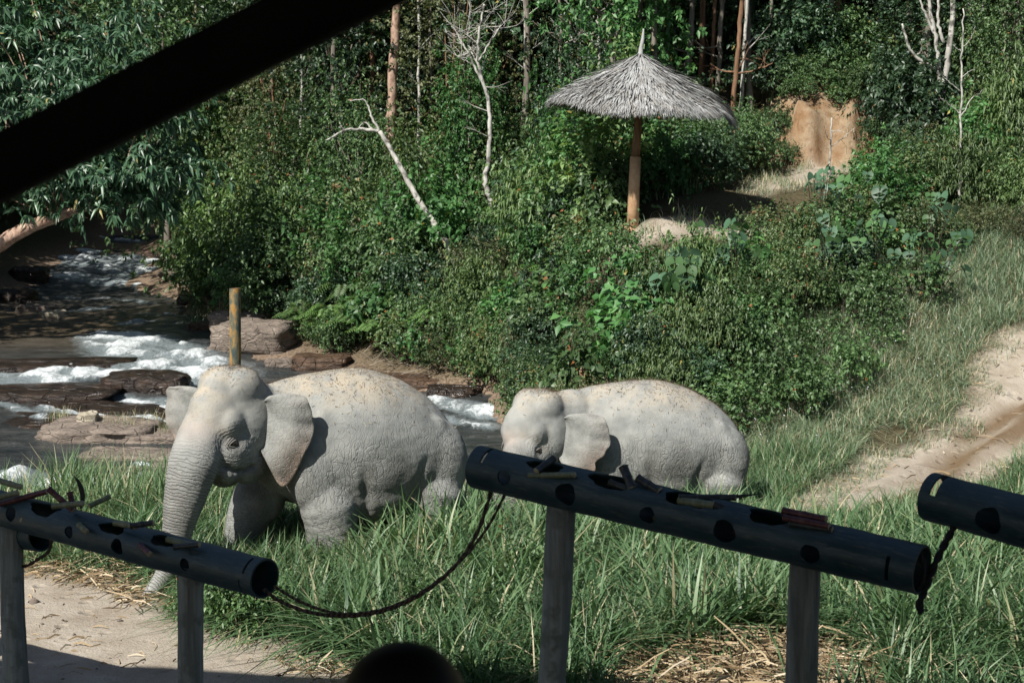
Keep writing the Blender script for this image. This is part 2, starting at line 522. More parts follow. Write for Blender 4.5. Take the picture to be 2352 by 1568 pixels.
def build_river():
    xs = np.arange(-27, 1.6, .11); ys = np.arange(23.5, 86, .11)
    X, Y = np.meshgrid(xs, ys)
    Z = water_z(X, Y)
    P = np.stack([X, Y], -1)
    foam = np.zeros_like(X)
    drop = np.zeros_like(X)
    for line, w, s in FOAM:
        L = [hit(u, v, water_z, 22) for u, v in line]
        D = np.mean([p.y for p in L])
        # a stroke on the water plane is long in depth: its width follows the view slope
        wm = w / FPX * D * 1.4 * min(3.0, D / 11.0)
        d = seg_dist(X, Y, [(p.x, p.y) for p in L])
        m = np.exp(-(d / max(wm, .25)) ** 2 * 1.3) * s
        foam = np.maximum(foam, m)
    Pf = np.stack([X * .55, Y * 1.5], -1)
    n = fbm(P, 1.6, 5); nf = fbm(Pf, 1.3, 4)
    crest = fbm(np.stack([X * 1.0, Y * .7], -1), 1.9, 4)
    swift = sstep(.03, .5, foam)
    f = sstep(.34, .95, foam * (.35 + .8 * n) + swift * (crest - .5) * 2.2)
    Z = Z + (nf - .5) * .16 + (fbm(Pf, 3.1, 3) - .5) * .06 + swift * (crest - .5) * .26 + f * .03
    G = ground_z(X, Y, False)
    keep = (Z > G - .45)
    ny, nx = X.shape
    i = np.arange(ny - 1)[:, None] * nx + np.arange(nx - 1)[None, :]
    k = keep[:-1, :-1] | keep[1:, :-1] | keep[:-1, 1:] | keep[1:, 1:]
    F = np.stack([i, i + 1, i + nx + 1, i + nx], -1)[k]
    me = np_mesh('river_water', np.stack([X, Y, Z], -1).reshape(-1, 3), F, True, {'foam': f.ravel(), 'swift': swift.ravel(), 'deep': (Z - G).ravel(), 'pool': (np.exp(-((Y - 46) / 4.5) ** 2) * sstep(-9.5, -11.5, X)).ravel()})
    t = NT('river_water')
    co = t.coord('Object')
    st = t.mapping(co, (.6, 1.6, 1))
    n1 = t.noise(st, 2.2, 6, .6, .4)
    n2 = t.noise(co, 9, 5, .65, .3)
    pool = t.attr('pool')
    br = t.mix(t.ramp(n1, [(.35, 0.), (.7, 1.)]), (.016, .020, .022), (.060, .062, .060))
    br = t.mix(t.math('MULTIPLY', pool, .8), br, (.105, .075, .042))
    dn = t.mapping(co, (1.0, .38, 1))
    f1 = t.noise(dn, 6.5, 7, .72, .8)
    f2 = t.noise(dn, 24, 5, .7, .4)
    lace = t.math('ADD', t.math('MULTIPLY', f1, .7), t.math('MULTIPLY', f2, .3))
    air = t.ramp(t.math('ADD', t.attr('swift'), t.math('MULTIPLY', t.math('SUBTRACT', lace, .5), 1.8)), [(.35, 0.), (1.1, .8)])
    col0 = t.mix(air, br, (.20, .235, .245))
    ff = t.math('ADD', t.math('MULTIPLY', t.attr('foam'), .75), t.math('MULTIPLY', t.math('SUBTRACT', lace, .5), 2.6))
    fm2 = t.ramp(ff, [(.28, 0.), (.55, .45), (.95, 1.)])
    col = t.mix(fm2, col0, (.60, .64, .65))
    rg = t.math('MULTIPLY_ADD', fm2, .6); rg.node.inputs[2].default_value = .09
    t.set(color=col, rough=rg, spec=.5)
    b1 = t.bump(t.math('ADD', n1, t.math('MULTIPLY', n2, .9)), .6, .09)
    t.bump(t.noise(co, 26, 4, .6), .35, .03, b1)
    tag(link('river_water', me, t.m), kind='structure')
build_river()

# ------------------------------------------------------------ rocks
def rock_material(name, stops, rough, wet_rough=None):
    t = NT(name)
    co = t.coord('Object')
    n1 = t.noise(t.mapping(co, (1, 1, 2.5)), 2.2, 7, .65, .5)
    n2 = t.noise(co, 12, 6, .7)
    c = t.ramp(n1, stops)
    c = t.mix(t.ramp(n2, [(.45, 0.), (.75, .55)]), c, tuple(.4 * v for v in stops[0][1]))
    t.set(color=c, rough=rough, spec=.4)
    st = t.noise(t.mapping(co, (.7, .7, 9)), 2.4, 5, .65, .6)
    ck = t.ramp(t.voronoi(t.mapping(co, (1, 1, 2.2)), 2.6), [(0., 0.), (.05, 1.)])
    t.bump(t.math('ADD', t.math('ADD', n1, t.math('MULTIPLY', n2, .6)), t.math('ADD', t.math('MULTIPLY', st, .9), t.math('MULTIPLY', ck, .5))), .9, .07)
    return t.m
M_WET = rock_material('wet_rock', [(.3, (.012, .010, .009)), (.5, (.028, .020, .016)), (.7, (.062, .040, .027))], .2)
M_TAN = rock_material('dry_sandstone', [(.3, (.09, .072, .058)), (.5, (.185, .15, .122)), (.7, (.27, .225, .185))], .8)
M_PALE = rock_material('pale_rock', [(.3, (.25, .22, .16)), (.5, (.38, .34, .26)), (.7, (.48, .44, .36))], .9)
M_RUST = rock_material('rusty_rock', [(.3, (.03, .018, .012)), (.5, (.085, .05, .03)), (.7, (.15, .095, .06))], .45)
def make_rock(size, seed, mat, boxy=.5):
    bm = bmesh.new()
    bmesh.ops.create_icosphere(bm, subdivisions=4, radius=1)
    V = np.array([v.co[:] for v in bm.verts])
    # squash towards a slab with flat faces
    p = 2 + 6 * boxy
    r = (np.abs(V) ** p).sum(1) ** (-1 / p)
    V = V * r[:, None]
    n = (fbm(V + seed * 3.7, 1.1, 4) - .5)
    n2 = (fbm(V * np.array([1, 1, 3]) + seed * 1.3, 2.6, 4) - .5)
    V = V * (1 + .55 * n + .22 * n2)[:, None]
    V[:, 2] = np.minimum(V[:, 2], .8 + .25 * (fbm(V[:, :2] + seed, 1.5, 3) - .5) * 2)
    V *= np.array(size) / 2
    for v, c in zip(bm.verts, V): v.co = c
    me = bpy.data.meshes.new('rock')
    bm.to_mesh(me); bm.free()
    for p_ in me.polygons: p_.use_smooth = True
    me.materials.append(mat)
    return me
# u, v, width m, depth m, height m, turn, material, lift, label, boxy
ROCKS = [
    (60, 905, 4.2, 1.6, .55, 8, M_WET, -.10, 'long dark wet slab with thin rapids washing its upper side', .4),
    (335, 888, 1.9, 1.3, .62, -6, M_WET, .04, 'dark humped wet rock just below the whitest cascade', .3),
    (215, 938, 3.4, 1.2, .50, -12, M_WET, -.13, 'dark slanting wet ledge between two streaks of foam', .5),
    (60, 838, 4.6, 1.4, .42, 3, M_WET, -.10, 'low dark wet ledge along the lower lip of the brown pool', .5),
    (90, 965, 3.4, 1.6, .4, -14, M_WET, -.13, 'broad flat wet rock lapped by broken foam', .5),
    (330, 955, 1.6, .7, .3, -10, M_WET, -.04, 'small flat wet rock awash behind the big elephant', .5),
    (230, 1000, 2.3, 1.5, .55, -4, M_TAN, .02, 'flat pinkish sandstone slab carrying a pale boulder', .6),
    (345, 1012, 1.5, .9, .40, -4, M_TAN, .02, 'flat pinkish sandstone slab beside the big elephant trunk', .6),
    (310, 1048, 1.9, .8, .34, -8, M_TAN, -.04, 'layered flat slab with a dark wet front edge', .7),
    (345, 1077, .8, .4, .2, 0, M_TAN, .0, 'small grey flat stone at the water edge', .6),
    (203, 992, .42, .38, .42, 20, M_PALE, .24, 'rough pale boulder sitting on the flat sandstone slab', .1),
    (590, 795, 2.0, 1.5, 1.0, -14, M_TAN, .18, 'big block of tan rock on the bank behind the rusty post', .9),
    (545, 765, 1.5, .9, .8, -8, M_TAN, .2, 'angular tan rock leaning on the big bank block', .9),
    (465, 755, .75, .5, .35, 10, M_RUST, .02, 'low reddish ledge rock jutting into the pool', .6),
    (500, 700, .9, .7, .5, 15, M_TAN, .1, 'pale shelf of rock under the bank shrubs', .8),
    (452, 690, 1.2, .8, .5, 5, M_WET, .05, 'black shaded rock where the pool meets the bank', .5),
    (545, 712, 1.0, .6, .35, -5, M_TAN, .12, 'small pale ledge above the black shaded rock', .8),
    (740, 838, 1.3, .8, .45, -6, M_RUST, .06, 'dusky purplish rock at the foot of the bank shrubs', .6),
    (640, 838, .7, .5, .3, 10, M_TAN, .03, 'small brown stone at the foot of the bank shrubs', .4),
    (930, 885, 1.7, .8, .5, -8, M_RUST, .02, 'orange brown wet rock behind the big elephant back', .5),
    (1040, 905, 1.2, .7, .4, -8, M_WET, .02, 'dark wet rock above the small side cascade', .5),
    (85, 716, 1.1, .6, .35, 4, M_TAN, .06, 'flat sunlit stone out in the shaded rapids', .5),
    (125, 727, .8, .5, .3, 0, M_PALE, .05, 'pale wet stone beside the flat stone in the shaded rapids', .4),
    (40, 690, 1.2, .9, .7, 12, M_WET, .06, 'dark rounded boulder by the shaded left bank', .3),
    (70, 640, 1.3, 1.0, .7, 12, M_WET, .1, 'black boulder at the foot of the shaded left bank', .3),
    (440, 538, .9, .6, .35, 0, M_RUST, .06, 'small reddish stone in the shaded upper river', .4),
    (395, 583, 2.0, .6, .3, -4, M_RUST, .02, 'low reddish ledge across the upper river', .6),
    (425, 632, 1.6, .6, .3, 4, M_TAN, .02, 'low tan ledge at the end of the upper cascade', .6)]
for i, (u, v, w, dp, h, turn, mat, lift, lab, bx) in enumerate(ROCKS):
    p = hit(u, v, lambda x, y: np.maximum(water_z(x, y), ground_z(x, y, False)), 22)
    o = link('boulder' if h > .4 and w < 1.5 else 'river_rock', make_rock((w, dp, h), i + 1, mat, bx))
    o.location = (p.x, p.y, p.z + lift)
    o.rotation_euler = (R(3), 0, R(turn))
    tag(o, lab, 'rock')
# ------------------------------------------------------------ elephants
def elephant_skin():
    t = NT('elephant_skin')
    co = t.coord('Object')
    warp = t.n('ShaderNodeTexNoise'); warp.inputs['Scale'].default_value = 2.2; warp.inputs['Detail'].default_value = 3
    t.l(co, warp.inputs['Vector'])
    va = t.n('ShaderNodeVectorMath', operation='SCALE'); va.inputs['Scale'].default_value = .35
    t.l(warp.outputs['Color'], va.inputs[0])
    vb = t.n('ShaderNodeVectorMath', operation='ADD')
    t.l(co, vb.inputs[0]); t.l(va.outputs[0], vb.inputs[1])
    wc = vb.outputs[0]
    # wrinkle nets: long creases running round the body, crossed by fine ones
    v1a = t.voronoi(t.mapping(wc, (1.9, 1.9, .42), (0, R(-16), 0)), 11)
    v1b = t.voronoi(t.mapping(wc, (.75, .75, 2.0), (0, R(18), 0)), 13)
    v1 = t.mix(t.attr('horiz'), v1a, v1b)
    v2 = t.voronoi(t.mapping(wc, (1.0, 1.0, 1.5), (R(20), R(-35), 0)), 34)
    v3 = t.voronoi(t.mapping(wc, (1.6, 1.6, .7), (0, R(25), 0)), 26)
    c1 = t.ramp(v1, [(0.0, 0.), (.09, 1.)])
    c2 = t.ramp(v2, [(0.0, 0.), (.13, 1.)])
    c3 = t.ramp(v3, [(0.0, 0.), (.10, 1.)])
    nb = t.noise(co, 1.6, 3, .5)
    wr = t.attr('wrinkle')
    h = t.math('ADD', t.math('MULTIPLY', c1, 1.0), t.math('ADD', t.math('MULTIPLY', c2, .25), t.math('MULTIPLY', c3, .4)))
    h = t.math('MULTIPLY', h, t.math('MULTIPLY', wr, t.ramp(t.noise(co, 2.6, 3, .5), [(.3, .35), (.65, 1.25)])))
    # rings along the trunk
    s = t.attr('trunk_s')
    ns = t.noise(co, 7, 3, .6)
    ph = t.math('ADD', t.math('MULTIPLY', s, 30.0), t.math('MULTIPLY', ns, 2.4))
    saw = t.math('ABSOLUTE', t.math('SUBTRACT', t.math('FRACT', ph), .5))
    ring = t.ramp(saw, [(.0, 0.), (.24, 1.)])
    h = t.math('ADD', h, t.math('MULTIPLY', t.math('MULTIPLY', ring, t.attr('trunk_w')), 1.25))
    fine = t.noise(co, 90, 4, .65)
    h = t.math('ADD', h, t.math('MULTIPLY', fine, .35))
    # colour: grey hide, worn tan dust where mud has dried, pink freckles
    g = t.mix(t.ramp(t.noise(co, 3.1, 6, .62), [(.32, 0.), (.68, 1.)]), (.178, .187, .180), (.290, .295, .279))
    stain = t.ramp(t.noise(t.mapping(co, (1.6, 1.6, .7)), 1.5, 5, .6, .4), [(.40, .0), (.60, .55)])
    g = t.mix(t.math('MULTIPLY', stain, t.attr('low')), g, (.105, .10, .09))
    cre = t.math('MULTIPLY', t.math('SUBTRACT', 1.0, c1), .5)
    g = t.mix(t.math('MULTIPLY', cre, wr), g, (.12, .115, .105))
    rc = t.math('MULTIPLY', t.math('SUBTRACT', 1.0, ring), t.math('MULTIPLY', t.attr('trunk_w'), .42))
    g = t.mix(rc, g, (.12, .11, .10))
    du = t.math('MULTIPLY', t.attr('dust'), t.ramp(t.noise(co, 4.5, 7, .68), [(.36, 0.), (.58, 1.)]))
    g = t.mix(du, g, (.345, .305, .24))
    cr = t.math('MULTIPLY', t.attr('dust'), t.ramp(t.noise(co, 38, 4, .7), [(.55, 0.), (.66, .75)]))
    g = t.mix(cr, g, (.14, .105, .065))
    pk = t.math('MULTIPLY', t.attr('pink'), t.ramp(t.voronoi(co, 55, 'F1'), [(.25, 0.), (.45, 1.)]))
    g = t.mix(pk, g, (.40, .28, .22))
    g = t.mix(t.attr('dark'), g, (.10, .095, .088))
    t.set(color=g, rough=.8, spec=.22)
    t.bump(h, .7, .014)
    return t.m
M_SKIN = elephant_skin()
def ear_material():
    t = NT('elephant_ear')
    co = t.coord('Object')
    n = t.noise(co, 5, 6, .62)
    g = t.mix(t.ramp(n, [(.35, 0.), (.65, 1.)]), (.165, .172, .164), (.255, .260, .244))
    pk = t.math('MULTIPLY', t.attr('pink'), t.ramp(t.voronoi(co, 40, 'F1'), [(.22, 0.), (.40, .8)]))
    g = t.mix(pk, g, (.46, .31, .235))
    t.set(color=g, rough=.78, spec=.2)
    v = t.ramp(t.voronoi(t.mapping(co, (1, 1, .6)), 22), [(0., 0.), (.08, 1.)])
    t.bump(t.math('ADD', t.math('MULTIPLY', v, .35), t.math('ADD', n, t.math('MULTIPLY', t.noise(co, 60, 4, .6), .3))), .55, .018)
    return t.m
M_EAR = ear_material()
_t = NT('elephant_eye'); _t.set(color=(.02, .012, .007), rough=.08, spec=.7); M_EYE = _t.m
_t = NT('toenail'); _t.set(color=(.42, .37, .29), rough=.6); M_NAIL = _t.m
_t = NT('elephant_hair'); _t.set(color=(.09, .06, .04), rough=.7); M_HAIR = _t.m
_t = NT('dry_straw'); _a = _t.attr('a'); _t.set(color=_t.ramp(_a, [(0, (.06, .045, .03)), (.3, (.22, .155, .085)), (.75, (.36, .285, .18)), (1, (.50, .43, .32))]), rough=.7, spec=.25); M_STRAW = _t.m

def ellipsoid(c, r, M=None, seg=28, rings=16):
    th = np.linspace(0, np.pi, rings + 1)
    ph = np.linspace(0, 2 * np.pi, seg, endpoint=False)
    V = [np.array([0, 0, 1.0])]
    for t in th[1:-1]:
        for p in ph: V.append(np.array([math.sin(t) * math.cos(p), math.sin(t) * math.sin(p), math.cos(t)]))
    V.append(np.array([0, 0, -1.0]))
    V = np.array(V) * np.array(r)
    if M is not None: V = V @ np.array(M).T
    V = V + np.array(c)
    F3, F4 = [], []
    for j in range(seg):
        k = (j + 1) % seg
        F3.append((0, 1 + j, 1 + k))
        b = 1 + (rings - 2) * seg
        F3.append((len(V) - 1, b + k, b + j))
        for i in range(rings - 2):
            a = 1 + i * seg
            F4.append((a + j, a + seg + j, a + seg + k, a + k))
    return V, [np.array(F3), np.array(F4)]

def ring_loft(mb, secs, seg=36, pw=2.3):
    """secs: (x, zc, hh, hw, yc) super-ellipse sections across x"""
    secs = np.array(secs, float)
    xs = np.linspace(secs[0, 0], secs[-1, 0], 60)
    S = np.stack([np.interp(xs, secs[:, 0], secs[:, k]) for k in range(secs.shape[1])], 1)
    for k in range(1, S.shape[1]):      # soften the profile
        for _ in range(6): S[1:-1, k] = .25 * S[:-2, k] + .5 * S[1:-1, k] + .25 * S[2:, k]
    th = np.linspace(0, 2 * np.pi, seg, endpoint=False)
    cy = np.sign(np.cos(th)) * np.abs(np.cos(th)) ** (2 / pw)
    cz = np.sign(np.sin(th)) * np.abs(np.sin(th)) ** (2 / pw)
    # the belly side is wider than the spine side
    V = []
    for x, zc, hh, hw, yc in S:
        wz = np.where(cz > 0, 1 - .22 * cz ** 2, 1 - .08 * cz ** 2)
        V.append(np.stack([np.full(seg, x), yc + hw * cy * wz, zc + hh * cz], -1))
    n = len(S)
    V = np.concatenate(V)
    i = np.arange(n - 1)[:, None] * seg; j = np.arange(seg)[None]; k = (j + 1) % seg
    Q = np.stack([i + j, i + k, i + seg + k, i + seg + j], -1).reshape(-1, 4)
    c0, c1 = len(V), len(V) + 1
    V = np.vstack([V, V[:seg].mean(0), V[-seg:].mean(0)])
    jj = np.arange(seg); kk = (jj + 1) % seg
    F3 = np.vstack([np.stack([np.full(seg, c0), kk, jj], -1), np.stack([np.full(seg, c1), (n - 1) * seg + jj, (n - 1) * seg + kk], -1)])
    mb.add(V, [Q, F3])

def remeshed(mb, name, voxel, it, fac=.6):
    me0 = mb.mesh('tmp')
    o = bpy.data.objects.new('tmp', me0); COL.objects.link(o)
    bm = bmesh.new(); bm.from_mesh(me0)
    bmesh.ops.recalc_face_normals(bm, faces=bm.faces)
    bm.to_mesh(me0); bm.free()
    m = o.modifiers.new('r', 'REMESH'); m.mode = 'VOXEL'; m.voxel_size = voxel; m.use_smooth_shade = True
    s = o.modifiers.new('s', 'SMOOTH'); s.factor = fac; s.iterations = it
    dg = bpy.context.evaluated_depsgraph_get()
    me = bpy.data.meshes.new_from_object(o.evaluated_get(dg))
    me.name = name
    bpy.data.objects.remove(o)
    return me

def make_elephant(name, label, loc, yaw, scale, head_c, head_yaw, head_scale, trunk_w, legs, near_flare, far_flare, far_ear=True, head_pitch=0.0, dust_top=1.0, seed=1, notch=False, ear_scale=1.0):
    rng = np.random.default_rng(seed)
    root = empty(name, loc, yaw)
    Minv = root.matrix_basis.inverted() if False else (Matrix.Translation(Vector(loc)) @ Matrix.Rotation(yaw, 4, 'Z')).inverted()
    sx, sy, sz = scale
    mb = MB()
    body = [(-1.28, 1.12, .10, .10, 0), (-1.22, 1.14, .28, .26, 0), (-1.1, 1.17, .46, .43, 0), (-.85, 1.27, .66, .60, 0), (-.45, 1.35, .84, .72, 0), (0, 1.39, .96, .77, 0), (.4, 1.43, .91, .72, 0),
            (.75, 1.48, .83, .60, 0), (1.0, 1.55, .72, .44, 0), (1.25, 1.62, .60, .32, 0), (1.45, 1.68, .50, .26, 0)]
    ring_loft(mb, [(x * sx, z * sz, h * sz, w * sy, y) for x, z, h, w, y in body])
    # shoulder, haunch, belly
    for s in (-1, 1):
        mb.add(*ellipsoid((.72 * sx, s * .36 * sy, 1.25 * sz), (.40 * sx, .27 * sy, .58 * sz)))
        mb.add(*ellipsoid((-.78 * sx, s * .36 * sy, 1.16 * sz), (.44 * sx, .28 * sy, .56 * sz)))
        mb.add(*ellipsoid((.62 * sx, s * .47 * sy, 1.62 * sz), (.20 * sx, .12 * sy, .36 * sz), Matrix.Rotation(R(18), 3, 'Y')))
        mb.add(*ellipsoid((-.70 * sx, s * .46 * sy, 1.52 * sz), (.24 * sx, .10 * sy, .26 * sz)))
    mb.add(*ellipsoid((-.02, 0, .93 * sz), (.80 * sx, .68 * sy, .52 * sz)))
    # legs: hip/shoulder, mid, foot
    for top, mid, foot, r0, r1, r2 in legs:
        P = smooth_path([top, (Vector(top) * .45 + Vector(mid) * .55), mid, (Vector(mid) * .4 + Vector(foot) * .6), foot], 14)
        rr = np.interp(np.linspace(0, 1, 14), [0, .12, .3, .55, .85, 1], [r0 * .35, r0 * .62, r0 * .82, r1, r2, r2 * 1.15])
        mb.tube(P, rr, 22)
    # head in its own frame
    H = Matrix.Translation(Vector(head_c)) @ Matrix.Rotation(head_yaw, 4, 'Z') @ Matrix.Rotation(head_pitch, 4, 'Y') @ Matrix.Scale(head_scale, 4)
    HM = np.array(H.to_3x3()); HT = np.array(H.translation)
    def he(c, r, rot=None):
        V, F = ellipsoid(c, r, rot)
        mb.add(V @ HM.T + HT, F)
    he((-.14, 0, .16), (.42, .40, .46))
    for s in (-1, 1):
        he((-.10, s * .175, .36), (.27, .21, .255))
        he((.17, s * .245, .06), (.19, .13, .19))       # brow
        he((.06, s * .22, -.24), (.30, .17, .30))       # cheek
        he((-.08, s * .21, -.43), (.28, .17, .27))      # jaw
        he((-.16, s * .29, -.02), (.28, .155, .36))      # temple
        he((.24, s * .20, -.47), (.15, .11, .15))       # lip flap over the mouth
    he((.0, 0, .34), (.32, .26, .30))
    he((.16, 0, .06), (.33, .32, .44))
    he((.22, 0, -.22), (.26, .27, .36))
    he((.05, 0, -.58), (.24, .13, .14))                 # chin
    # neck joins head and chest
    nk = [Vector((.95 * sx, 0, 1.55 * sz)), Vector((1.25 * sx, 0, 1.62 * sz)) * .6 + Vector(head_c) * .4, Vector(head_c)]
    mb.tube(smooth_path(nk, 8), np.linspace(.42 * sz, .32 * head_scale, 8), 24)
    hc = Vector(head_c)
    mb.add(*ellipsoid(((hc.x * .62 + 1.0 * sx * .38), hc.y * .6, (hc.z + .30) * .5 + 2.05 * sz * .5 - .18), (.40, .27, .40)))
    mb.add(*ellipsoid(((hc.x * .35 + 1.0 * sx * .65), hc.y * .3, 1.82 * sz), (.40, .30, .40)))
    # trunk: photo-measured path turned into the animal's own frame
    T = [Minv @ Vector(p) for p, r in trunk_w]
    TP = smooth_path(T, 46)
    TR = np.interp(np.linspace(0, len(T) - 1, 46), range(len(T)), [r for p, r in trunk_w])
    mb.tube(TP, TR, 26)
    me = remeshed(mb, 'elephant_body', .0175, 24)
    V = np.empty(len(me.vertices) * 3, np.float32); me.vertices.foreach_get('co', V); V = V.reshape(-1, 3).astype(float)
    N = np.empty(len(me.vertices) * 3, np.float32); me.vertices.foreach_get('normal', N); N = N.reshape(-1, 3)
    # attributes
    d = np.full(len(V), 9.0); sarc = np.zeros(len(V)); rad = np.ones(len(V))
    arc = np.concatenate([[0], np.cumsum(np.linalg.norm(np.diff(TP, axis=0), axis=1))])
    for i in range(len(TP) - 1):
        a, b = TP[i], TP[i + 1]
        ab = b - a
        t = np.clip(((V - a) @ ab) / (ab @ ab), 0, 1)
        dd = np.linalg.norm(V - a - t[:, None] * ab, axis=1)
        m = dd < d
        d[m] = dd[m]; sarc[m] = (arc[i] + t * np.linalg.norm(ab))[m]; rad[m] = TR[i]
    near = sstep(1.7, 1.15, d / rad)
    tw = near * sstep(.3, .75, sarc)
    hv = (V - HT) @ np.linalg.inv(HM).T
    inhead = np.exp(-((hv / np.array([.62, .55, .75])) ** 2).sum(1) ** 2)
    # sculpt: sag folds, uneven hide
    lump = (fbm(V, 2.3, 3) - .5) * .026 + (fbm(V * np.array([1, 1, 2.4]), 5.5, 3) - .5) * .010
    legw = sstep(.95 * sz, .5 * sz, V[:, 2]) * (1 - near)
    fold = np.abs(((V[:, 2] * 1.0 + .35 * V[:, 0] + .25 * fbm(V, 2.0, 2)) * 9) % 1 - .5) * 2
    lump = lump - .006 * (1 - fold) ** 3 * legw
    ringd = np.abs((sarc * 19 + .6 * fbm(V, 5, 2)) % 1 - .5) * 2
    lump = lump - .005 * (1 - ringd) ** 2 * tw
    # crease between shoulder and flank, and in front of the haunch
    for cx, sl in ((.26, .16), (-.42, -.30)):
        cc = V[:, 0] / sx - (cx + sl * (V[:, 2] / sz - 1.0))
        lump = lump - .035 * np.exp(-(cc / .06) ** 2) * sstep(1.45 * sz, .95 * sz, V[:, 2]) * (1 - inhead) * (np.abs(V[:, 1]) > .3 * sy) * (1 - near)
    # eye socket and mouth line
    for s in (-1, 1):
        e = hv - np.array([.235, s * .325, -.15])
        lump = lump - .035 * np.exp(-((e / np.array([.075, .2, .055])) ** 2).sum(1)) * (np.sign(hv[:, 1]) == s)
        mth = np.array([[.33, -.40], [.24, -.47], [.12, -.50], [.02, -.46]])
        dm = np.full(len(V), 9.)
        for (x1, z1), (x2, z2) in zip(mth[:-1], mth[1:]):
            dx, dz = x2 - x1, z2 - z1
            t = np.clip(((hv[:, 0] - x1) * dx + (hv[:, 2] - z1) * dz) / (dx * dx + dz * dz), 0, 1)
            dm = np.minimum(dm, np.hypot(hv[:, 0] - x1 - t * dx, hv[:, 2] - z1 - t * dz))
        lump = lump - .06 * np.exp(-(dm / .028) ** 2) * (np.sign(hv[:, 1]) == s) * (np.abs(hv[:, 1]) > .1) * (inhead > .2)
    rr_ = np.hypot((hv[:, 0] - .235) * 1.0, hv[:, 2] + .15)
    ringw = np.exp(-((rr_ - .17) / .08) ** 2) * (inhead > .25) * (np.abs(hv[:, 1]) > .18)
    lump = lump - .009 * ringw * (np.abs((rr_ * 30 + fbm(V, 4, 2)) % 1 - .5) * 2 < .35)
    chk = np.exp(-((hv[:, 2] + .45) / .16) ** 2) * (inhead > .2) * (hv[:, 0] < .2) * (np.abs(hv[:, 1]) > .12)
    lump = lump - .011 * chk * (np.abs(((hv[:, 2] * 1.0 - .5 * hv[:, 0] ** 2) * 22 + fbm(V, 4, 2)) % 1 - .5) * 2 < .3)
    V = V + N * lump[:, None]
    me.vertices.foreach_set('co', V.astype(np.float32).ravel())
    up = sstep(.25, .8, N[:, 2])
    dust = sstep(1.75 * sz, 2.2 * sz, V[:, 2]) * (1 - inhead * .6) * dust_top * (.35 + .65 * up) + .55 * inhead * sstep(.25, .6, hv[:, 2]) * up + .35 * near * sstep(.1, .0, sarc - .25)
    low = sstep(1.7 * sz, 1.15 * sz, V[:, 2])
    wr = np.clip(.20 + .85 * low + .35 * inhead * sstep(.0, -.3, hv[:, 2]) - .1 * up, .1, 1) * (1 - .75 * tw)
    wr = wr * (1 - .65 * inhead * sstep(-.2, .1, hv[:, 2]))
    pink = np.exp(-(((hv - np.array([.45, 0, .0])) / np.array([.2, .2, .14])) ** 2).sum(1)) * .5 * dust_top
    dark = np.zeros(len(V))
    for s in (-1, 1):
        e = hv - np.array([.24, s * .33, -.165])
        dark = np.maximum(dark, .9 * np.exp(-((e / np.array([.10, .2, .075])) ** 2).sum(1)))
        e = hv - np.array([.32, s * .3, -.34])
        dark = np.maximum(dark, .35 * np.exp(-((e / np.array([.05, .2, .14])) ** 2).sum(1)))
    horiz = np.clip(sstep(.95 * sz, .6 * sz, V[:, 2]) + inhead * .7, 0, 1)
    for k, a in (('horiz', horiz), ('low', np.clip(low + .4 * tw, 0, 1)), ('trunk_s', sarc), ('trunk_w', tw), ('wrinkle', wr), ('dust', np.clip(dust, 0, 1)), ('pink', pink), ('dark', dark)):
        at_ = me.attributes.new(k, 'FLOAT', 'POINT'); at_.data.foreach_set('value', a.astype(np.float32))
    me.update()
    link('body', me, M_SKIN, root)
    from mathutils.bvhtree import BVHTree
    tri = BVHTree.FromPolygons([tuple(v) for v in V], [tuple(p.vertices) for p in me.polygons])
    # ears
    for s, flare, on in ((1, near_flare, True), (-1, far_flare, far_ear)):
        if not on: continue
        es = ear_scale * (1.22 if s < 0 else 1.0)
        nt, nsn = 40, 22
        root_line = smooth_path([(-.24, s * .37, .24), (-.22, s * .415, .10), (-.17, s * .41, -.08), (-.15, s * .36, -.28)], nt)
        bx, ly = -math.cos(flare), s * math.sin(flare)
        # outline: distance out from the root and height, top to tip to lobe
        out = smooth_path([(.10, .31, 0), (.30, .37, 0), (.47, .33, 0), (.53, .18, 0), (.55, .0, 0), (.54, -.17, 0), (.44, -.36, 0), (.32, -.58, 0), (.21, -.72, 0), (.13, -.70, 0), (.05, -.52, 0), (.0, -.32, 0)], nt) * np.array([es, 1.0, 1.0])
        G = np.zeros((nt, nsn, 3)); edge = np.zeros((nt, nsn))
        for i in range(nt):
            w, z, _ = out[i]
            ra = root_line[i]
            tgt = np.array([-.2 + bx * w, s * .38 + ly * w, z])
            ti = i / (nt - 1)
            nrm = np.array([math.sin(flare), s * math.cos(flare), 0])      # forwards and out of the ear plane
            for j in range(nsn):
                f = j / (nsn - 1)
                p = ra * (1 - f) + tgt * f
                d_ = .075 * math.sin(math.pi * f) - .045 * f * f + .07 * math.sin(3.0 * ti - .6) * f ** 1.5
                d_ += .020 * math.sin(i * .62 + 1.3 * s) * f ** 2.2 + .012 * math.sin(i * 1.55) * f ** 3 + .010 * math.sin(9 * f + 4 * ti)
                p = p + nrm * d_
                G[i, j] = p
                edge[i, j] = f ** 3.2 * (.15 + .85 * float(sstep(.35, .6, i / nt)))
        # roll the upper rim forwards
        for i in range(nt):
            k = float(sstep(.34, .12, i / nt))
            for j in range(nsn):
                f = j / (nsn - 1)
                r_ = max(0, f - .72) / .28 * k
                G[i, j] += np.array([.075, s * .05, -.05]) * (r_ ** 1.2) + np.array([.02, 0, 0]) * k * math.sin(f * 3)
        if notch and s == 1:
            for i in range(nt):
                for j in range(nsn):
                    f = j / (nsn - 1); ti = i / nt
                    q = .10 * math.exp(-((ti - .52) / .025) ** 2) + .07 * math.exp(-((ti - .62) / .02) ** 2) + .05 * math.exp(-((ti - .45) / .015) ** 2)
                    G[i, j] -= np.array([bx, ly, 0]) * q * f ** 4
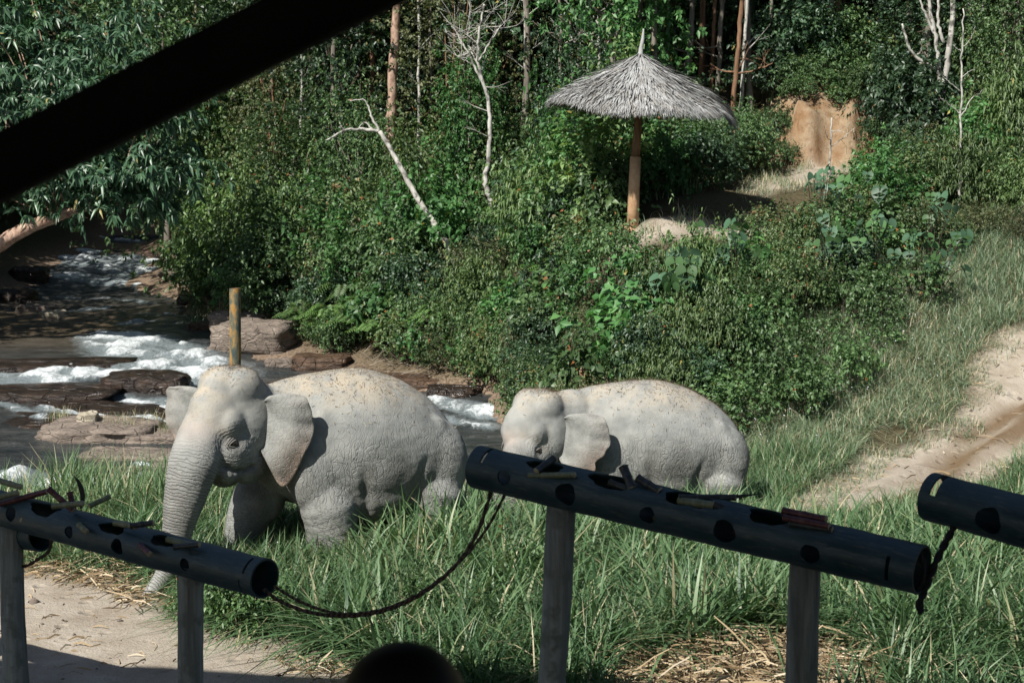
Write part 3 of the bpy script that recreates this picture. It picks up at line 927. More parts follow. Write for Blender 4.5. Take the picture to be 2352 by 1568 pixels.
        GV = G.reshape(-1, 3) @ HM.T + HT
        ii = np.arange(nt - 1)[:, None] * nsn + np.arange(nsn - 1)[None]
        Q = np.stack([ii, ii + 1, ii + nsn + 1, ii + nsn], -1).reshape(-1, 4)
        em = np_mesh('ear', GV, Q, True, {'pink': edge.ravel()})
        eo = link('ear', em, M_EAR, root)
        so = eo.modifiers.new('thick', 'SOLIDIFY'); so.thickness = .026 * head_scale; so.offset = 0
        sb = eo.modifiers.new('sub', 'SUBSURF'); sb.levels = 1; sb.render_levels = 1
    # eyes with lids
    for s in (-1, 1):
        c0 = Vector((HM @ np.array([.235, s * .6, -.15])) + HT); c1 = Vector((HM @ np.array([.235, 0, -.15])) + HT)
        h, nrm, _, _ = tri.ray_cast(c0, (c1 - c0).normalized())
        if h is None: continue
        side = (c0 - c1).normalized()
        Vv, Ff = ellipsoid((0, 0, 0), (.046, .046, .046), seg=16, rings=10)
        eb = MB(); eb.add(Vv * head_scale + np.array(h - side * .010), Ff)
        ey = eb.build('eye', M_EYE, root, True)
        fw = Vector(HM @ np.array([1, 0, 0])).normalized(); upv = Vector((0, 0, 1))
        lb = MB()
        for sgn, ampl, nn in ((1, .032, 3), (-1, .026, 3)):
            for q in range(nn):
                P = []
                for a in np.linspace(-1, 1, 13):
                    P.append(h + fw * (a * (.075 + .018 * q) * head_scale) + upv * (sgn * (1 - a * a) * (ampl * 1.3 + .024 * q) * head_scale - .008) + side * (.016 - .012 * q - .02 * a * a))
                lb.tube(P, [.004 + .008 * (1 - a * a) for a in np.linspace(-1, 1, 13)], 6)
        link('eyelid', lb.mesh('eyelid', True), M_LID, ey)
    # toenails of the fore feet
    for (top, mid, foot, r0, r1, r2) in legs[:2]:
        for a in (-50, -18, 18, 50):
            aa = R(a)
            c = Vector(foot) + Vector((math.cos(aa) * r2 * 1.1, math.sin(aa) * r2 * 1.1, .075))
            Vv, Ff = ellipsoid((0, 0, 0), (.028, .055, .05), Matrix.Rotation(aa, 3, 'Z'), 12, 8)
            nb = MB(); nb.add(Vv + np.array(c), Ff)
            nb.build('toenail', M_NAIL, root, True)
    # tail
    tb = MB()
    tb.tube(smooth_path([(-1.10 * sx, -.05, 1.48 * sz), (-1.24 * sx, -.16, 1.36 * sz), (-1.27 * sx, -.24, 1.0 * sz), (-1.24 * sx, -.26, .70 * sz)], 14), np.linspace(.07, .025, 14), 10)
    tail = tb.build('tail', M_SKIN, root, True)
    th = MB()
    for q in range(26):
        a = rng.uniform(0, 6.3); l = rng.uniform(.12, .26)
        th.tube([(-1.24 * sx, -.26, .72 * sz), (-1.24 * sx + .05 * math.cos(a), -.26 + .05 * math.sin(a), .72 * sz - l)], [.004, .002], 4)
    th.build('tail_tuft', M_HAIR, tail)
    # sparse bristles along crown and spine
    hb = MB()
    pts = []
    for q in range(1500):
        if q % 3:
            o_ = Vector((rng.uniform(-1.2, 1.2) * sx, rng.normal(0, .12), 4)); 
        else:
            l = Vector((HM @ np.array([rng.uniform(-.4, .15), rng.normal(0, .2), 0])) + HT); o_ = Vector((l.x, l.y, 4))
        h, nrm, _, _ = tri.ray_cast(o_, Vector((0, 0, -1)))
        if h is None: continue
        dr = (Vector(nrm) + Vector(rng.normal(0, .35, 3)) + Vector((-.3, 0, .2))).normalized()
        L = rng.uniform(.03, .075)
        sd = dr.cross(Vector((0, 1, 0))).normalized() * .0012
        hb.add([h - sd, h + sd, h + dr * L], [np.array([[0, 1, 2]])])
    tag(hb.build('bristle_hair', M_HAIR, root), kind='stuff')
    # straw and chaff lying on the back and crown
    sb_ = MB()
    for q in range(1500):
        if q % 4:
            o_ = Vector((rng.normal(-.1, .5) * sx, rng.normal(.1, .33) * sy, 4))
        else:
            l = Vector((HM @ np.array([rng.normal(-.15, .16), rng.normal(0, .2), 0])) + HT); o_ = Vector((l.x, l.y, 4))
        h, nrm, _, _ = tri.ray_cast(o_, Vector((0, 0, -1)))
        if h is None or nrm[2] < .12 or h.z < 1.5 * sz: continue
        if rng.random() > dust_top * .9 + .1: continue
        tgt = Vector(rng.normal(0, 1, 3)); nn = Vector(nrm)
        tgt = (tgt - nn * tgt.dot(nn)).normalized()
        sd = nn.cross(tgt) * rng.uniform(.0015, .003)
        L = rng.uniform(.012, .05) * (2 if rng.random() < .08 else 1)
        p = h + nn * .005
        tl = nn * rng.normal(0, .2) * L
        sb_.add([p - sd, p + sd, p + tgt * L + sd + tl, p + tgt * L - sd + tl], [np.array([[0, 1, 2, 3]])], rng.random() ** 2.2)
    tag(sb_.build('straw_litter', M_STRAW, root), kind='stuff')
    tag(root, label, 'elephant')
    return root
_t = NT('eyelid_skin'); _t.set(color=(.15, .145, .135), rough=.75, spec=.2); M_LID = _t.m

A1 = R(28)
E1 = Vector((-1.80, 19.45, 0.0))
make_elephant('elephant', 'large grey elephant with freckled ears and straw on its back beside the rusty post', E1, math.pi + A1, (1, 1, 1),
    (1.76, .12, 1.83), R(30), 1.04,
    [(at(484, 955, 18.42), .27), (at(462, 1010, 18.22), .285), (at(443, 1070, 18.05), .285), (at(424, 1145, 17.95), .235), (at(409, 1215, 17.9), .178), (at(399, 1270, 17.86), .14), (at(380, 1316, 17.8), .112), (at(352, 1354, 17.72), .092), (at(328, 1388, 17.66), .075)],
    [((.68, .36, 1.2), (.60, .40, .55), (.66, .42, -.06), .42, .30, .235), ((.95, -.34, 1.2), (1.36, -.36, .58), (1.50, -.36, .03), .40, .25, .22),
     ((-.84, .34, 1.1), (-.72, .38, .62), (-.58, .40, -.08), .48, .30, .23), ((-.88, -.34, 1.1), (-.95, -.36, .6), (-1.0, -.36, -.08), .46, .29, .23)],
    R(66), R(96), True, R(4), 1.0, 3)
A2 = R(8)
E2 = Vector((2.08, 22.6, -.42))
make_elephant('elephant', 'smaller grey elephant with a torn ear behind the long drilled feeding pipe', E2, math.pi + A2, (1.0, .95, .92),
    (1.84, .27, 1.48), R(38), 1.0,
    [(at(1222, 985, 22.0), .22), (at(1203, 1035, 21.8), .25), (at(1178, 1090, 21.6), .25), (at(1165, 1140, 21.5), .20), (at(1158, 1190, 21.45), .165), (at(1160, 1235, 21.42), .13), (at(1170, 1262, 21.4), .10)],
    [((.78, .34, 1.1), (.80, .38, .5), (.86, .38, -.06), .36, .26, .21), ((.78, -.34, 1.1), (.70, -.36, .5), (.62, -.36, -.06), .34, .26, .21),
     ((-.80, .34, 1.0), (-.78, .38, .6), (-.74, .38, -.06), .42, .28, .21), ((-.85, -.34, 1.0), (-.9, -.36, .6), (-.95, -.36, -.06), .40, .27, .21)],
    R(70), R(25), True, R(2), .75, 8, True, 1.22)
# ------------------------------------------------------------ feeding pipes on posts, ropes, sugar cane
def pipe_material():
    t = NT('pipe_plastic')
    co = t.coord('Object')
    n = t.noise(co, 3.5, 7, .65, .3)
    n2 = t.noise(t.mapping(co, (1, 6, 6)), 9, 5, .6)
    c = t.mix(t.ramp(n, [(.38, 0.), (.66, 1.)]), (.009, .032, .041), (.033, .062, .070))
    c = t.mix(t.ramp(n2, [(.52, 0.), (.74, .75)]), c, (.10, .105, .092))
    t.set(color=c, rough=t.math('MULTIPLY_ADD', n, .35), spec=.4)
    for l in t.t.links:
        pass
    t.b.inputs['Roughness'].links[0].from_node.inputs[2].default_value = .28
    t.bump(n, .25, .02)
    return t.m
M_PIPE = pipe_material()
M_POST = bark_material('post_wood', (.12, .132, .122), (.32, .337, .318), 11, .07, .9, .9, (.17, .185, .165))
_t = NT('rope_fibre'); _w = _t.n('ShaderNodeTexWave'); _w.inputs['Scale'].default_value = 14; _w.inputs['Distortion'].default_value = 2
_t.set(color=_t.ramp(_w.outputs['Fac'], [(.2, (.03, .022, .016)), (.8, (.11, .075, .05))]), rough=.9); M_ROPE = _t.m
_t = NT('black_cord'); _t.set(color=(.012, .012, .014), rough=.8); M_CORD = _t.m
def cane_material(name, c1, c2):
    t = NT(name)
    n = t.noise(t.mapping(t.coord('Object'), (1, 1, 6)), 5, 4, .6)
    c = t.mix(t.ramp(n, [(.4, 0.), (.62, 1.)]), c1, c2)
    t.set(color=c, rough=.4, spec=.4)
    return t.m
M_CANE = {'purple': cane_material('purple_cane', (.055, .014, .022), (.13, .05, .045)), 'green': cane_material('green_cane', (.10, .12, .06), (.19, .19, .115)), 'dark': cane_material('dark_cane', (.022, .026, .028), (.05, .055, .055))}
_t = NT('cane_pith'); _t.set(color=(.36, .31, .2), rough=.8); M_PITH = _t.m

def cut_mesh(me, cutters):
    o = bpy.data.objects.new('tmp', me); COL.objects.link(o)
    cm = MB()
    for V, F in cutters: cm.add(V, F)
    cme = cm.mesh('cut')
    bm = bmesh.new(); bm.from_mesh(cme); bmesh.ops.recalc_face_normals(bm, faces=bm.faces); bm.to_mesh(cme); bm.free()
    co = bpy.data.objects.new('cut', cme); COL.objects.link(co)
    b = o.modifiers.new('b', 'BOOLEAN'); b.operation = 'DIFFERENCE'; b.object = co; b.solver = 'EXACT'; b.use_self = True
    dg = bpy.context.evaluated_depsgraph_get()
    out = bpy.data.meshes.new_from_object(o.evaluated_get(dg))
    bpy.data.objects.remove(o); bpy.data.objects.remove(co)
    return out

def make_pipe(a, b, r, holes, slots, label, seed, top_cuts=()):
    """tube from a to b; holes (s along, angle from the camera side up, radius), slots (s, angle0, angle1)"""
    a, b = Vector(a), Vector(b)
    L = (b - a).length
    X = (b - a).normalized(); Yv = Vector((0, 0, 1)).cross(X).normalized(); Z = X.cross(Yv)
    # local frame: x along pipe, -y... side facing the camera
    if Yv.y > 0: Yv = -Yv; Z = -Z
    if Z.z < 0: Z = -Z
    mat = Matrix((X, Yv, Z)).transposed().to_4x4(); mat.translation = a
    seg, nl = 40, 60
    rng = np.random.default_rng(seed)
    xs = np.linspace(0, L, nl)
    th = np.linspace(0, 2 * np.pi, seg, endpoint=False)
    V = []
    for rad in (r, r * .9):
        for x in xs:
            rr = rad * (1 + .012 * math.sin(x * 9 + seed) + .010 * math.sin(x * 23))
            V.append(np.stack([np.full(seg, x), rr * np.cos(th), rr * np.sin(th)], -1))
    V = np.concatenate(V)
    i = np.arange(nl - 1)[:, None] * seg; j = np.arange(seg)[None]; k = (j + 1) % seg
    Q1 = np.stack([i + j, i + k, i + seg + k, i + seg + j], -1).reshape(-1, 4)
    off = nl * seg
    Q2 = Q1[:, ::-1] + off
    jj = np.arange(seg); kk = (jj + 1) % seg
    c0 = np.stack([jj, off + jj, off + kk, kk], -1)
    e = (nl - 1) * seg
    c1 = np.stack([e + jj, e + kk, off + e + kk, off + e + jj], -1)
    me = np_mesh('pipe', V, [np.vstack([Q1, Q2, c0, c1])])
    bm = bmesh.new(); bm.from_mesh(me); bmesh.ops.recalc_face_normals(bm, faces=bm.faces); bm.to_mesh(me); bm.free()
    cut = []
    top_cuts = [(s_, an_, hr_, hr_ * .94) for s_, an_, hr_ in holes] + list(top_cuts)
    for s, ang, ra, rb in top_cuts:      # oval openings with a rough outline
        aa = R(ang)
        d = np.array([0, math.cos(aa), math.sin(aa)]); tx = np.array([1, 0, 0]); ty = np.cross(d, tx)
        n = 28; ph = np.linspace(0, 2 * np.pi, n, endpoint=False)
        amp = .10 if ra > .1 else .045
        wob = 1 + amp * np.sin(3 * ph + seed + s * 9) + amp * .6 * np.sin(5 * ph + s * 31) + amp * .4 * np.sin(9 * ph + s * 57)
        base = np.array([s * L, 0, 0])
        ring = (np.cos(ph) * ra * wob)[:, None] * tx + (np.sin(ph) * rb * wob)[:, None] * ty
        Vc = np.vstack([base + d * r * .3 + ring, base + d * r * 1.7 + ring, [base + d * r * .3], [base + d * r * 1.7]])
        q = np.stack([np.arange(n), (np.arange(n) + 1) % n, n + (np.arange(n) + 1) % n, n + np.arange(n)], -1)
        f3 = np.vstack([np.stack([np.full(n, 2 * n), (np.arange(n) + 1) % n, np.arange(n)], -1), np.stack([np.full(n, 2 * n + 1), n + np.arange(n), n + (np.arange(n) + 1) % n], -1)])
        cut.append((Vc, [q, f3]))
    for s, a0, a1, w in slots:
        n = 12; ph = np.radians(np.linspace(a0, a1, n))
        ins = np.stack([np.zeros(n), .7 * r * np.cos(ph), .7 * r * np.sin(ph)], -1); outs = ins / .7 * 1.25
        Vc = np.vstack([ins + [s * L - w, 0, 0], outs + [s * L - w, 0, 0], outs + [s * L + w, 0, 0], ins + [s * L + w, 0, 0]])
        q = []
        for t in range(n - 1):
            for c in range(4):
                d_ = (c + 1) % 4
                q.append((c * n + t, c * n + t + 1, d_ * n + t + 1, d_ * n + t))
        q.append((0, n, 2 * n, 3 * n)); q.append((n - 1, 4 * n - 1, 3 * n - 1, 2 * n - 1))
        cut.append((Vc, [np.array(q)]))
    me = cut_mesh(me, cut)
    me.name = 'feeding_pipe'
    me.materials.clear(); me.materials.append(M_PIPE)
    o = link('feeding_pipe', me)
    o.matrix_world = mat
    try:
        me.set_sharp_from_angle(angle=R(35))
        for p in me.polygons: p.use_smooth = True
    except Exception:
        pass
    tag(o, label, 'pipe', 'drilled feeding pipes on posts')
    def loc(s, ang, rad):
        aa = R(ang)
        return mat @ Vector((s * L, math.cos(aa) * rad * r, math.sin(aa) * rad * r))
    return loc, X, Yv, Z

P1 = make_pipe(at(-60, 1150, 13.2), at(608, 1328, 11.2), .142,
    [(.20, 12, .060), (.415, 5, .050), (.58, -2, .066), (.80, 0, .05)], [(.975, 20, 80, .012), (.965, -60, 0, .008)],
    'long drilled feeding pipe above the sandy yard with an open end before the elephant trunk', 1,
    [(.30, 62, .17, .07), (.545, 55, .14, .055), (.715, 58, .14, .055)])
P2 = make_pipe(at(1098, 1072, 11.2), at(2118, 1308, 9.35), .150,
    [(.10, 4, .055), (.255, -2, .080), (.45, -6, .058), (.62, -2, .078), (.80, -8, .064)], [(.035, 30, 95, .012), (.95, -30, 30, .012)],
    'long drilled feeding pipe before the smaller elephant with cane tops sticking out', 2,
    [(.185, 62, .14, .06), (.345, 70, .16, .085), (.525, 66, .17, .075), (.70, 66, .15, .07)])
P3 = make_pipe(at(2138, 1140, 9.75), at(2900, 1345, 8.3), .150, [(.24, -4, .085), (.62, 0, .06)], [(.045, 20, 110, .022)],
    'drilled feeding pipe with an open slot and hanging cord over the muddy road', 3, [(.42, 78, .14, .06)])
P0 = make_pipe(at(-420, 1165, 14.8), at(96, 1228, 12.9), .135, [(.5, 0, .05)], [(.96, 10, 80, .012)],
    'drilled feeding pipe whose dark open end shows beneath the neighbouring pipe and post', 4)

def make_post(u, v, D, r, label, lean=0.0, seed=0):
    p = at(u, v, D)
    g = gz(p.x, p.y)
    rng = np.random.default_rng(seed)
    n = 26
    zs = np.linspace(g - .3, p.z, n)
    P = [(p.x + lean * (p.z - z) + .008 * math.sin(z * 3 + seed), p.y + .006 * math.cos(z * 4), z) for z in zs]
    mb = MB(); mb.tube(P, r * (1 + .05 * np.sin(zs * 2.2 + seed)), 20, 0, True, .012, rng, .25)
    o = link('support_post', mb.mesh('support_post', True), M_POST)
    tag(o, label, 'post', 'posts carrying the feeding pipes')
make_post(24, 1205, 12.95, .098, 'thick wooden post under the feeding pipe and beside its dark open-ended neighbour', 0, 1)
make_post(434, 1310, 11.7, .098, 'wooden post under the feeding pipe at the edge of the sandy yard', .0, 2)
make_post(1292, 1160, 10.85, .096, 'leaning wooden post under the feeding pipe standing in tall grass', -.06, 3)
make_post(1852, 1285, 9.85, .095, 'wooden post under the feeding pipe standing before the pale straw heap', -.02, 4)
make_post(2560, 1290, 8.95, .095, 'wooden post under the feeding pipe with the open slot', 0, 5)
make_post(-330, 1210, 14.5, .095, 'wooden post under the lower feeding pipe end', 0, 6)

def rope(pts, r, label, mat, n=40, cat='rope', group=None, name='rope'):
    mb = MB(); P = smooth_path(pts, n)
    rng = np.random.default_rng(len(label))
    # two strands twisted together
    T = np.gradient(P, axis=0); T /= np.linalg.norm(T, axis=1)[:, None]
    U = np.cross(T, [0, 0, 1.0]); U /= np.linalg.norm(U, axis=1)[:, None]; W = np.cross(T, U)
    L = np.linspace(0, n * 1.1, n)
    for k in (0, math.pi):
        mb.tube(P + .55 * r * (np.cos(L + k)[:, None] * U + np.sin(L + k)[:, None] * W), r * .75, 8)
    o = link(name, mb.mesh(name, True), mat)
    tag(o, label, cat, group)
rope([at(606, 1352, 11.2), at(640, 1378, 11.15), at(700, 1402, 11.1), at(780, 1414, 11.1), at(870, 1405, 11.1), at(960, 1368, 11.1), at(1040, 1305, 11.1), at(1095, 1225, 11.15), at(1128, 1130, 11.2)], .013, 'brown rope sagging lowest between the two feeding pipes', M_ROPE, 70)
rope([at(628, 1345, 11.2), at(680, 1376, 11.15), at(740, 1400, 11.1), at(800, 1409, 11.1), at(880, 1398, 11.1), at(970, 1358, 11.1), at(1060, 1285, 11.1), at(1120, 1210, 11.15), at(1160, 1135, 11.2)], .010, 'thinner brown rope strand sagging beside the lower one between the feeding pipes', M_ROPE, 70)
rope([at(2196, 1150, 9.6), at(2192, 1205, 9.55), at(2172, 1245, 9.5), at(2150, 1290, 9.45), at(2128, 1345, 9.4), at(2112, 1385, 9.38), at(2116, 1405, 9.38)], .020, 'black cord tying the slotted pipe to the open pipe end below it', M_CORD, 30, 'cord', None, 'cord')
rope([at(118, 1235, 12.9), at(112, 1265, 12.9), at(85, 1285, 12.92), at(55, 1300, 12.94), at(30, 1290, 12.95)], .013, 'grey rope hanging below the dark open pipe end', M_ROPE, 26)
rope([at(2105, 1352, 9.35), at(2118, 1335, 9.33), at(2122, 1300, 9.33), at(2112, 1268, 9.33)], .014, 'short black cord looped round the open pipe end', M_CORD, 16, 'cord', None, 'cord')

def cane(a, b, r, kind, label, group='sugar cane in the feeding pipes'):
    a, b = Vector(a), Vector(b)
    L = (b - a).length
    root = empty('sugar_cane', a)
    ax = (b - a).normalized()
    root.rotation_euler = ax.to_track_quat('Z', 'Y').to_euler()
    zs, rs = [], []
    nodes = max(2, int(L / .11))
    for k in range(nodes):
        z0, z1 = L * k / nodes, L * (k + 1) / nodes
        for f, q in ((0, 1.12), (.08, 1.0), (.5, .95), (.92, 1.0)):
            zs.append(z0 + f * (z1 - z0)); rs.append(r * q)
    zs.append(L); rs.append(r * 1.05)
    mb = MB(); mb.tube([(0, 0, z) for z in zs], rs, 12, 0, False)
    mb.build('stalk', M_CANE[kind], root, True)
    for z, nm in ((0, -1), (L, 1)):
        c = MB(); c.tube([(0, 0, z - .004 * nm), (0, 0, z + .002 * nm)], [r * 1.03, r * .98], 12)
        c.build('cut_end', M_PITH, root)
    tag(root, label, 'sugar cane', group)
def cane_uv(a, b, w, kind, label):
    A, B = at(*a), at(*b)
    cane(A, B, w * .8 / FPX * (a[2] + b[2]) / 2, kind, label)
cane_uv((2, 1157, 12.75), (108, 1128, 12.7), 9, 'purple', 'purple sugar cane lying along the pipe top with its cut end out')
cane_uv((-30, 1095, 12.85), (48, 1118, 12.7), 9, 'green', 'pale green cane stalk leaning across the pipe top')
cane_uv((-40, 1152, 12.7), (42, 1131, 12.68), 9, 'green', 'pale green cane stalk lying beneath the purple cane')
cane_uv((112, 1122, 12.35), (168, 1172, 12.3), 9, 'purple', 'purple sugar cane slanting down into the first pipe opening')
cane_uv((160, 1130, 12.4), (170, 1172, 12.35), 9, 'purple', 'short purple cane stub upright in the first pipe opening')
cane_uv((122, 1162, 12.3), (190, 1156, 12.2), 9, 'green', 'pale cane stalk lying across the first pipe opening')
cane_uv((205, 1162, 12.2), (252, 1140, 12.3), 8, 'green', 'grey green split cane leaf base sticking out behind the opening')
cane_uv((265, 1200, 11.95), (312, 1208, 11.8), 10, 'green', 'pale peeled cane in the second pipe opening')
cane_uv((300, 1207, 11.8), (352, 1200, 11.8), 9, 'dark', 'dark cane stub poking past the second pipe opening')
cane_uv((385, 1238, 11.6), (440, 1252, 11.5), 10, 'green', 'pale cane lying in the third pipe opening')
cane_uv((400, 1256, 11.5), (458, 1250, 11.45), 9, 'dark', 'dark cane resting on the rim of the third pipe opening')
cane_uv((62, 1180, 12.7), (52, 1195, 12.6), 9, 'green', 'cut cane end showing in the hole nearest the thick post')
cane_uv((182, 1205, 12.2), (198, 1220, 12.05), 9, 'green', 'cut cane end showing in the second side hole of the yard pipe')
cane_uv((322, 1252, 11.75), (345, 1272, 11.6), 9, 'purple', 'purple cane end showing in the third side hole of the yard pipe')
cane_uv((1232, 1082, 10.75), (1272, 1052, 10.85), 11, 'dark', 'dark cane stub standing out of the first opening of the torn-ear elephant pipe')
cane_uv((1215, 1092, 10.8), (1320, 1090, 10.6), 9, 'green', 'pale cane lying in the first opening behind the dark stub')
cane_uv((1432, 1072, 10.5), (1452, 1122, 10.4), 14, 'dark', 'tall dark cane stump upright in the second opening')
cane_uv((1465, 1098, 10.4), (1515, 1128, 10.3), 13, 'dark', 'dark hollow cane stump leaning out of the second opening')
cane_uv((1400, 1108, 10.5), (1470, 1132, 10.4), 11, 'dark', 'dark cane lying low in the second opening')
cane_uv((1560, 1150, 10.2), (1640, 1160, 10.05), 13, 'green', 'pale peeled cane with its cut end in the third opening')
cane_uv((1560, 1142, 10.2), (1690, 1142, 10.15), 10, 'dark', 'long dark cane lying level over the third opening')
cane_uv((1640, 1158, 10.05), (1700, 1180, 10.0), 12, 'dark', 'dark cane sloping out of the third opening')
cane_uv((1798, 1172, 9.8), (1898, 1192, 9.65), 11, 'purple', 'upper purple cane of the bundle lying on the pipe')
cane_uv((1800, 1188, 9.75), (1905, 1208, 9.6), 11, 'purple', 'lower purple cane of the bundle lying on the pipe')
cane_uv((1815, 1202, 9.72), (1912, 1216, 9.6), 10, 'dark', 'dark cane under the purple bundle on the pipe')
cane_uv((1328, 1165, 10.75), (1365, 1152, 10.6), 11, 'green', 'pale cane in the largest side hole of the long pipe')
cane_uv((1505, 1192, 10.35), (1545, 1180, 10.2), 11, 'green', 'pale cane in the middle side hole of the long pipe')
cane_uv((1690, 1222, 10.0), (1725, 1215, 9.85), 9, 'purple', 'purple cane in the fourth side hole of the long pipe')
# dry cane leaves
_t = NT('dry_cane_leaf'); _t.set(color=(.022, .026, .024), rough=.7); M_DLEAF = _t.m
def leaf_strip(pts, w, label):
    P = smooth_path(pts, 14)
    T = np.gradient(P, axis=0); S = np.cross(T, [0, -1, .3]); S /= np.linalg.norm(S, axis=1)[:, None]
    ww = w * np.sin(np.linspace(.5, math.pi - .05, 14))
    V = np.vstack([P - S * ww[:, None], P + S * ww[:, None], P + [0, -.003, .003]])
    i = np.arange(13)
    Q = np.vstack([np.stack([i, i + 1, 28 + i + 1, 28 + i], -1), np.stack([28 + i, 28 + i + 1, 14 + i + 1, 14 + i], -1)])
    o = link('cane_leaf', np_mesh('cane_leaf', V, Q, True), M_DLEAF)
    tag(o, label, 'leaf')
leaf_strip([at(186, 1168, 12.3), at(190, 1140, 12.3), at(182, 1110, 12.3), at(170, 1092, 12.3)], .02, 'dark dry cane leaf curling up from the first yard pipe opening')
leaf_strip([at(1560, 1148, 10.2), at(1620, 1145, 10.15), at(1690, 1140, 10.15), at(1750, 1133, 10.15)], .016, 'dark dry cane leaf reaching far past the third opening')

# rusty steel post behind the big elephant
_t = NT('rusty_yellow_paint'); _co = _t.coord('Object'); _n = _t.noise(_t.mapping(_co, (1, 1, .4)), 9, 6, .65)
_c = _t.ramp(_n, [(.36, (.035, .055, .055)), (.47, (.12, .11, .07)), (.56, (.30, .17, .05)), (.70, (.22, .085, .03))])
_t.set(color=_c, rough=.7, spec=.3); _t.bump(_n, .3, .02)
def rusty_post():
    top = at(540, 662, 24.4)
    g = gz(top.x, top.y)
    root = empty('steel_post', (top.x, top.y, g))
    h = top.z - g
    mb = MB(); mb.tube([(-.055, 0, -.2), (-.03, 0, h * .5), (0, 0, h)], [.088, .088, .086], 24, 0, False)
    mb.tube([(0, 0, h), (0, 0, h), (0, 0, h - .3)], [.086, .079, .079], 24, 0, False)
    mb.build('pipe', _t.m, root, True)
    c = MB(); c.tube([(0, 0, h - .012), (0, 0, h - .004)], [.079, .079], 24)
    c.build('end_plate', M_RUST, root)
    tag(root, 'round steel post with flaking yellow paint and rust behind the big elephant', 'post')
rusty_post()
# ------------------------------------------------------------ thatched parasol
def thatch_material():
    t = NT('grey_thatch')
    a = t.attr('a')
    n = t.noise(t.coord('Object'), 3, 5, .6)
    c = t.ramp(a, [(0, (.15, .145, .135)), (.4, (.26, .263, .258)), (.8, (.38, .388, .39)), (1, (.50, .505, .505))])
    c = t.mix(t.ramp(n, [(.42, 0.), (.68, .4)]), c, (.16, .135, .10))
    t.set(color=c, rough=.85, spec=.15)
    return t.m
M_THATCH = thatch_material()
M_POLE_T = bark_material('pole_bark', (.09, .05, .03), (.2, .12, .07), 8, .15)
_t = NT('clay_wrap'); _n = _t.noise(_t.coord('Object'), 5, 6, .6)
_t.set(color=_t.ramp(_n, [(.35, (.33, .19, .10)), (.65, (.47, .31, .18))]), rough=.85); _t.bump(_n, .4, .03); M_CLAY = _t.m
def parasol():
    rng = np.random.default_rng(11)
    b = at(1452, 527, 36.0)
    g = gz(b.x, b.y)
    root = empty('thatched_parasol', (b.x, b.y, g))
    H = lambda v: at(1460, v, 36.0).z - g
    eave, apex = H(246), H(122)
    top_x = .14
    pole = MB(); pole.tube([(.0, 0, -.3), (.03, 0, H(440)), (.06, 0, H(360))], [.135, .125, .12], 18)
    pole.build('pole_wrap', M_CLAY, root, True)
    p2 = MB(); p2.tube([(.06, 0, H(362)), (.10, 0, H(300)), (top_x, 0, apex - .1)], [.10, .09, .07], 12)
    p2.build('pole', M_POLE_T, root, True)
    p3 = MB(); p3.tube([(-.05, 0, -.05), (.0, 0, .03)], [.24, .2], 18)
    p3.build('footing', M_CLAY, root, True)
    Rr = 2.0
    def surf(th, f):
        """f 0 apex .. 1 eave; a shallow bell whose edge wanders"""
        th = np.asarray(th); f = np.asarray(f)
        rad = Rr * f * (1 + .035 * np.sin(3 * th + 1) + .02 * np.sin(7 * th))
        rad = rad * np.where(np.cos(th) > .6, 1.0, 1.0)
        z = apex + (eave - apex) * (f ** .88) + .05 * np.sin(2 * th + .6) * f
        z = z - .10 * f * np.exp(-((np.angle(np.exp(1j * (th + math.pi / 2)))) / .8) ** 2)       # sags on the near side
        # torn corner hangs on the right
        w = np.exp(-(np.angle(np.exp(1j * (th + .12))) / .22) ** 2)
        z = z - w * .42 * sstep(.72, 1.0, f); rad = rad + w * .10 * f
        z = z - .09 * np.cos(th) * f + .05 * np.sin(5 * th + 2) * f ** 2
        w2 = np.exp(-(np.angle(np.exp(1j * (th - math.pi))) / .3) ** 2)
        z = z + w2 * .06 * f; rad = rad + w2 * .06 * f
        return np.stack([top_x + rad * np.cos(th), rad * np.sin(th), z], -1)
    # under-layer
    nt, nf = 72, 14
    TH, FF = np.meshgrid(np.linspace(0, 2 * np.pi, nt, endpoint=False), np.linspace(0.02, .95, nf), indexing='ij')
    V = surf(TH, FF) - np.array([0, 0, .05])
    i = np.arange(nt)[:, None] * nf; j = np.arange(nf - 1)[None]; i2 = ((np.arange(nt) + 1) % nt)[:, None] * nf
    Q = np.stack([i + j, i2 + j, i2 + j + 1, i + j + 1], -1)
    cen = TH[:, :-1]; fc = FF[:, :-1]
    gap = (np.abs(np.angle(np.exp(1j * (cen + .62)))) < .36) & (fc > .66) & (fc < .86)   # the worn patch where the purlins show
    Q = Q[~gap].reshape(-1, 4)
    me = np_mesh('thatch_base', V.reshape(-1, 3), Q, True, {'a': np.full(nt * nf, .35)})
    link('thatch_underlayer', me, M_THATCH, root)
    # straw strands in overlapping courses
    n = 15000
    th = rng.uniform(0, 2 * np.pi, n); f0 = np.sqrt(rng.uniform(.0, .93, n)) * .98
    L = rng.uniform(.10, .24, n)
    f1 = f0 + L
    over = f1 > 1.02
    f1 = np.where(over, 1.0 + rng.uniform(0, .05, n), f1)
    inpatch = (np.abs(np.angle(np.exp(1j * (th + .62)))) < .38) & (f1 > .68) & (f0 < .86)
    keep = ~(inpatch & (rng.random(n) < .88))
    th, f0, f1 = th[keep], f0[keep], f1[keep]; n = len(th)
    tw = rng.normal(0, .028, n) + rng.normal(0, .12, n) * (rng.random(n) < .05)
    lift = rng.uniform(-.01, .08, n) + rng.uniform(.0, .16, n) * (rng.random(n) < .10)
    A = surf(th, f0); B = surf(th + tw, f1)
    A[:, 2] += .5 * lift; B[:, 2] += lift
    hang = np.maximum(0, f1 - .985)
    B[:, 2] -= hang * rng.uniform(.5, 3.0, n)
    mid = (A + B) / 2; mid[:, 2] += .012
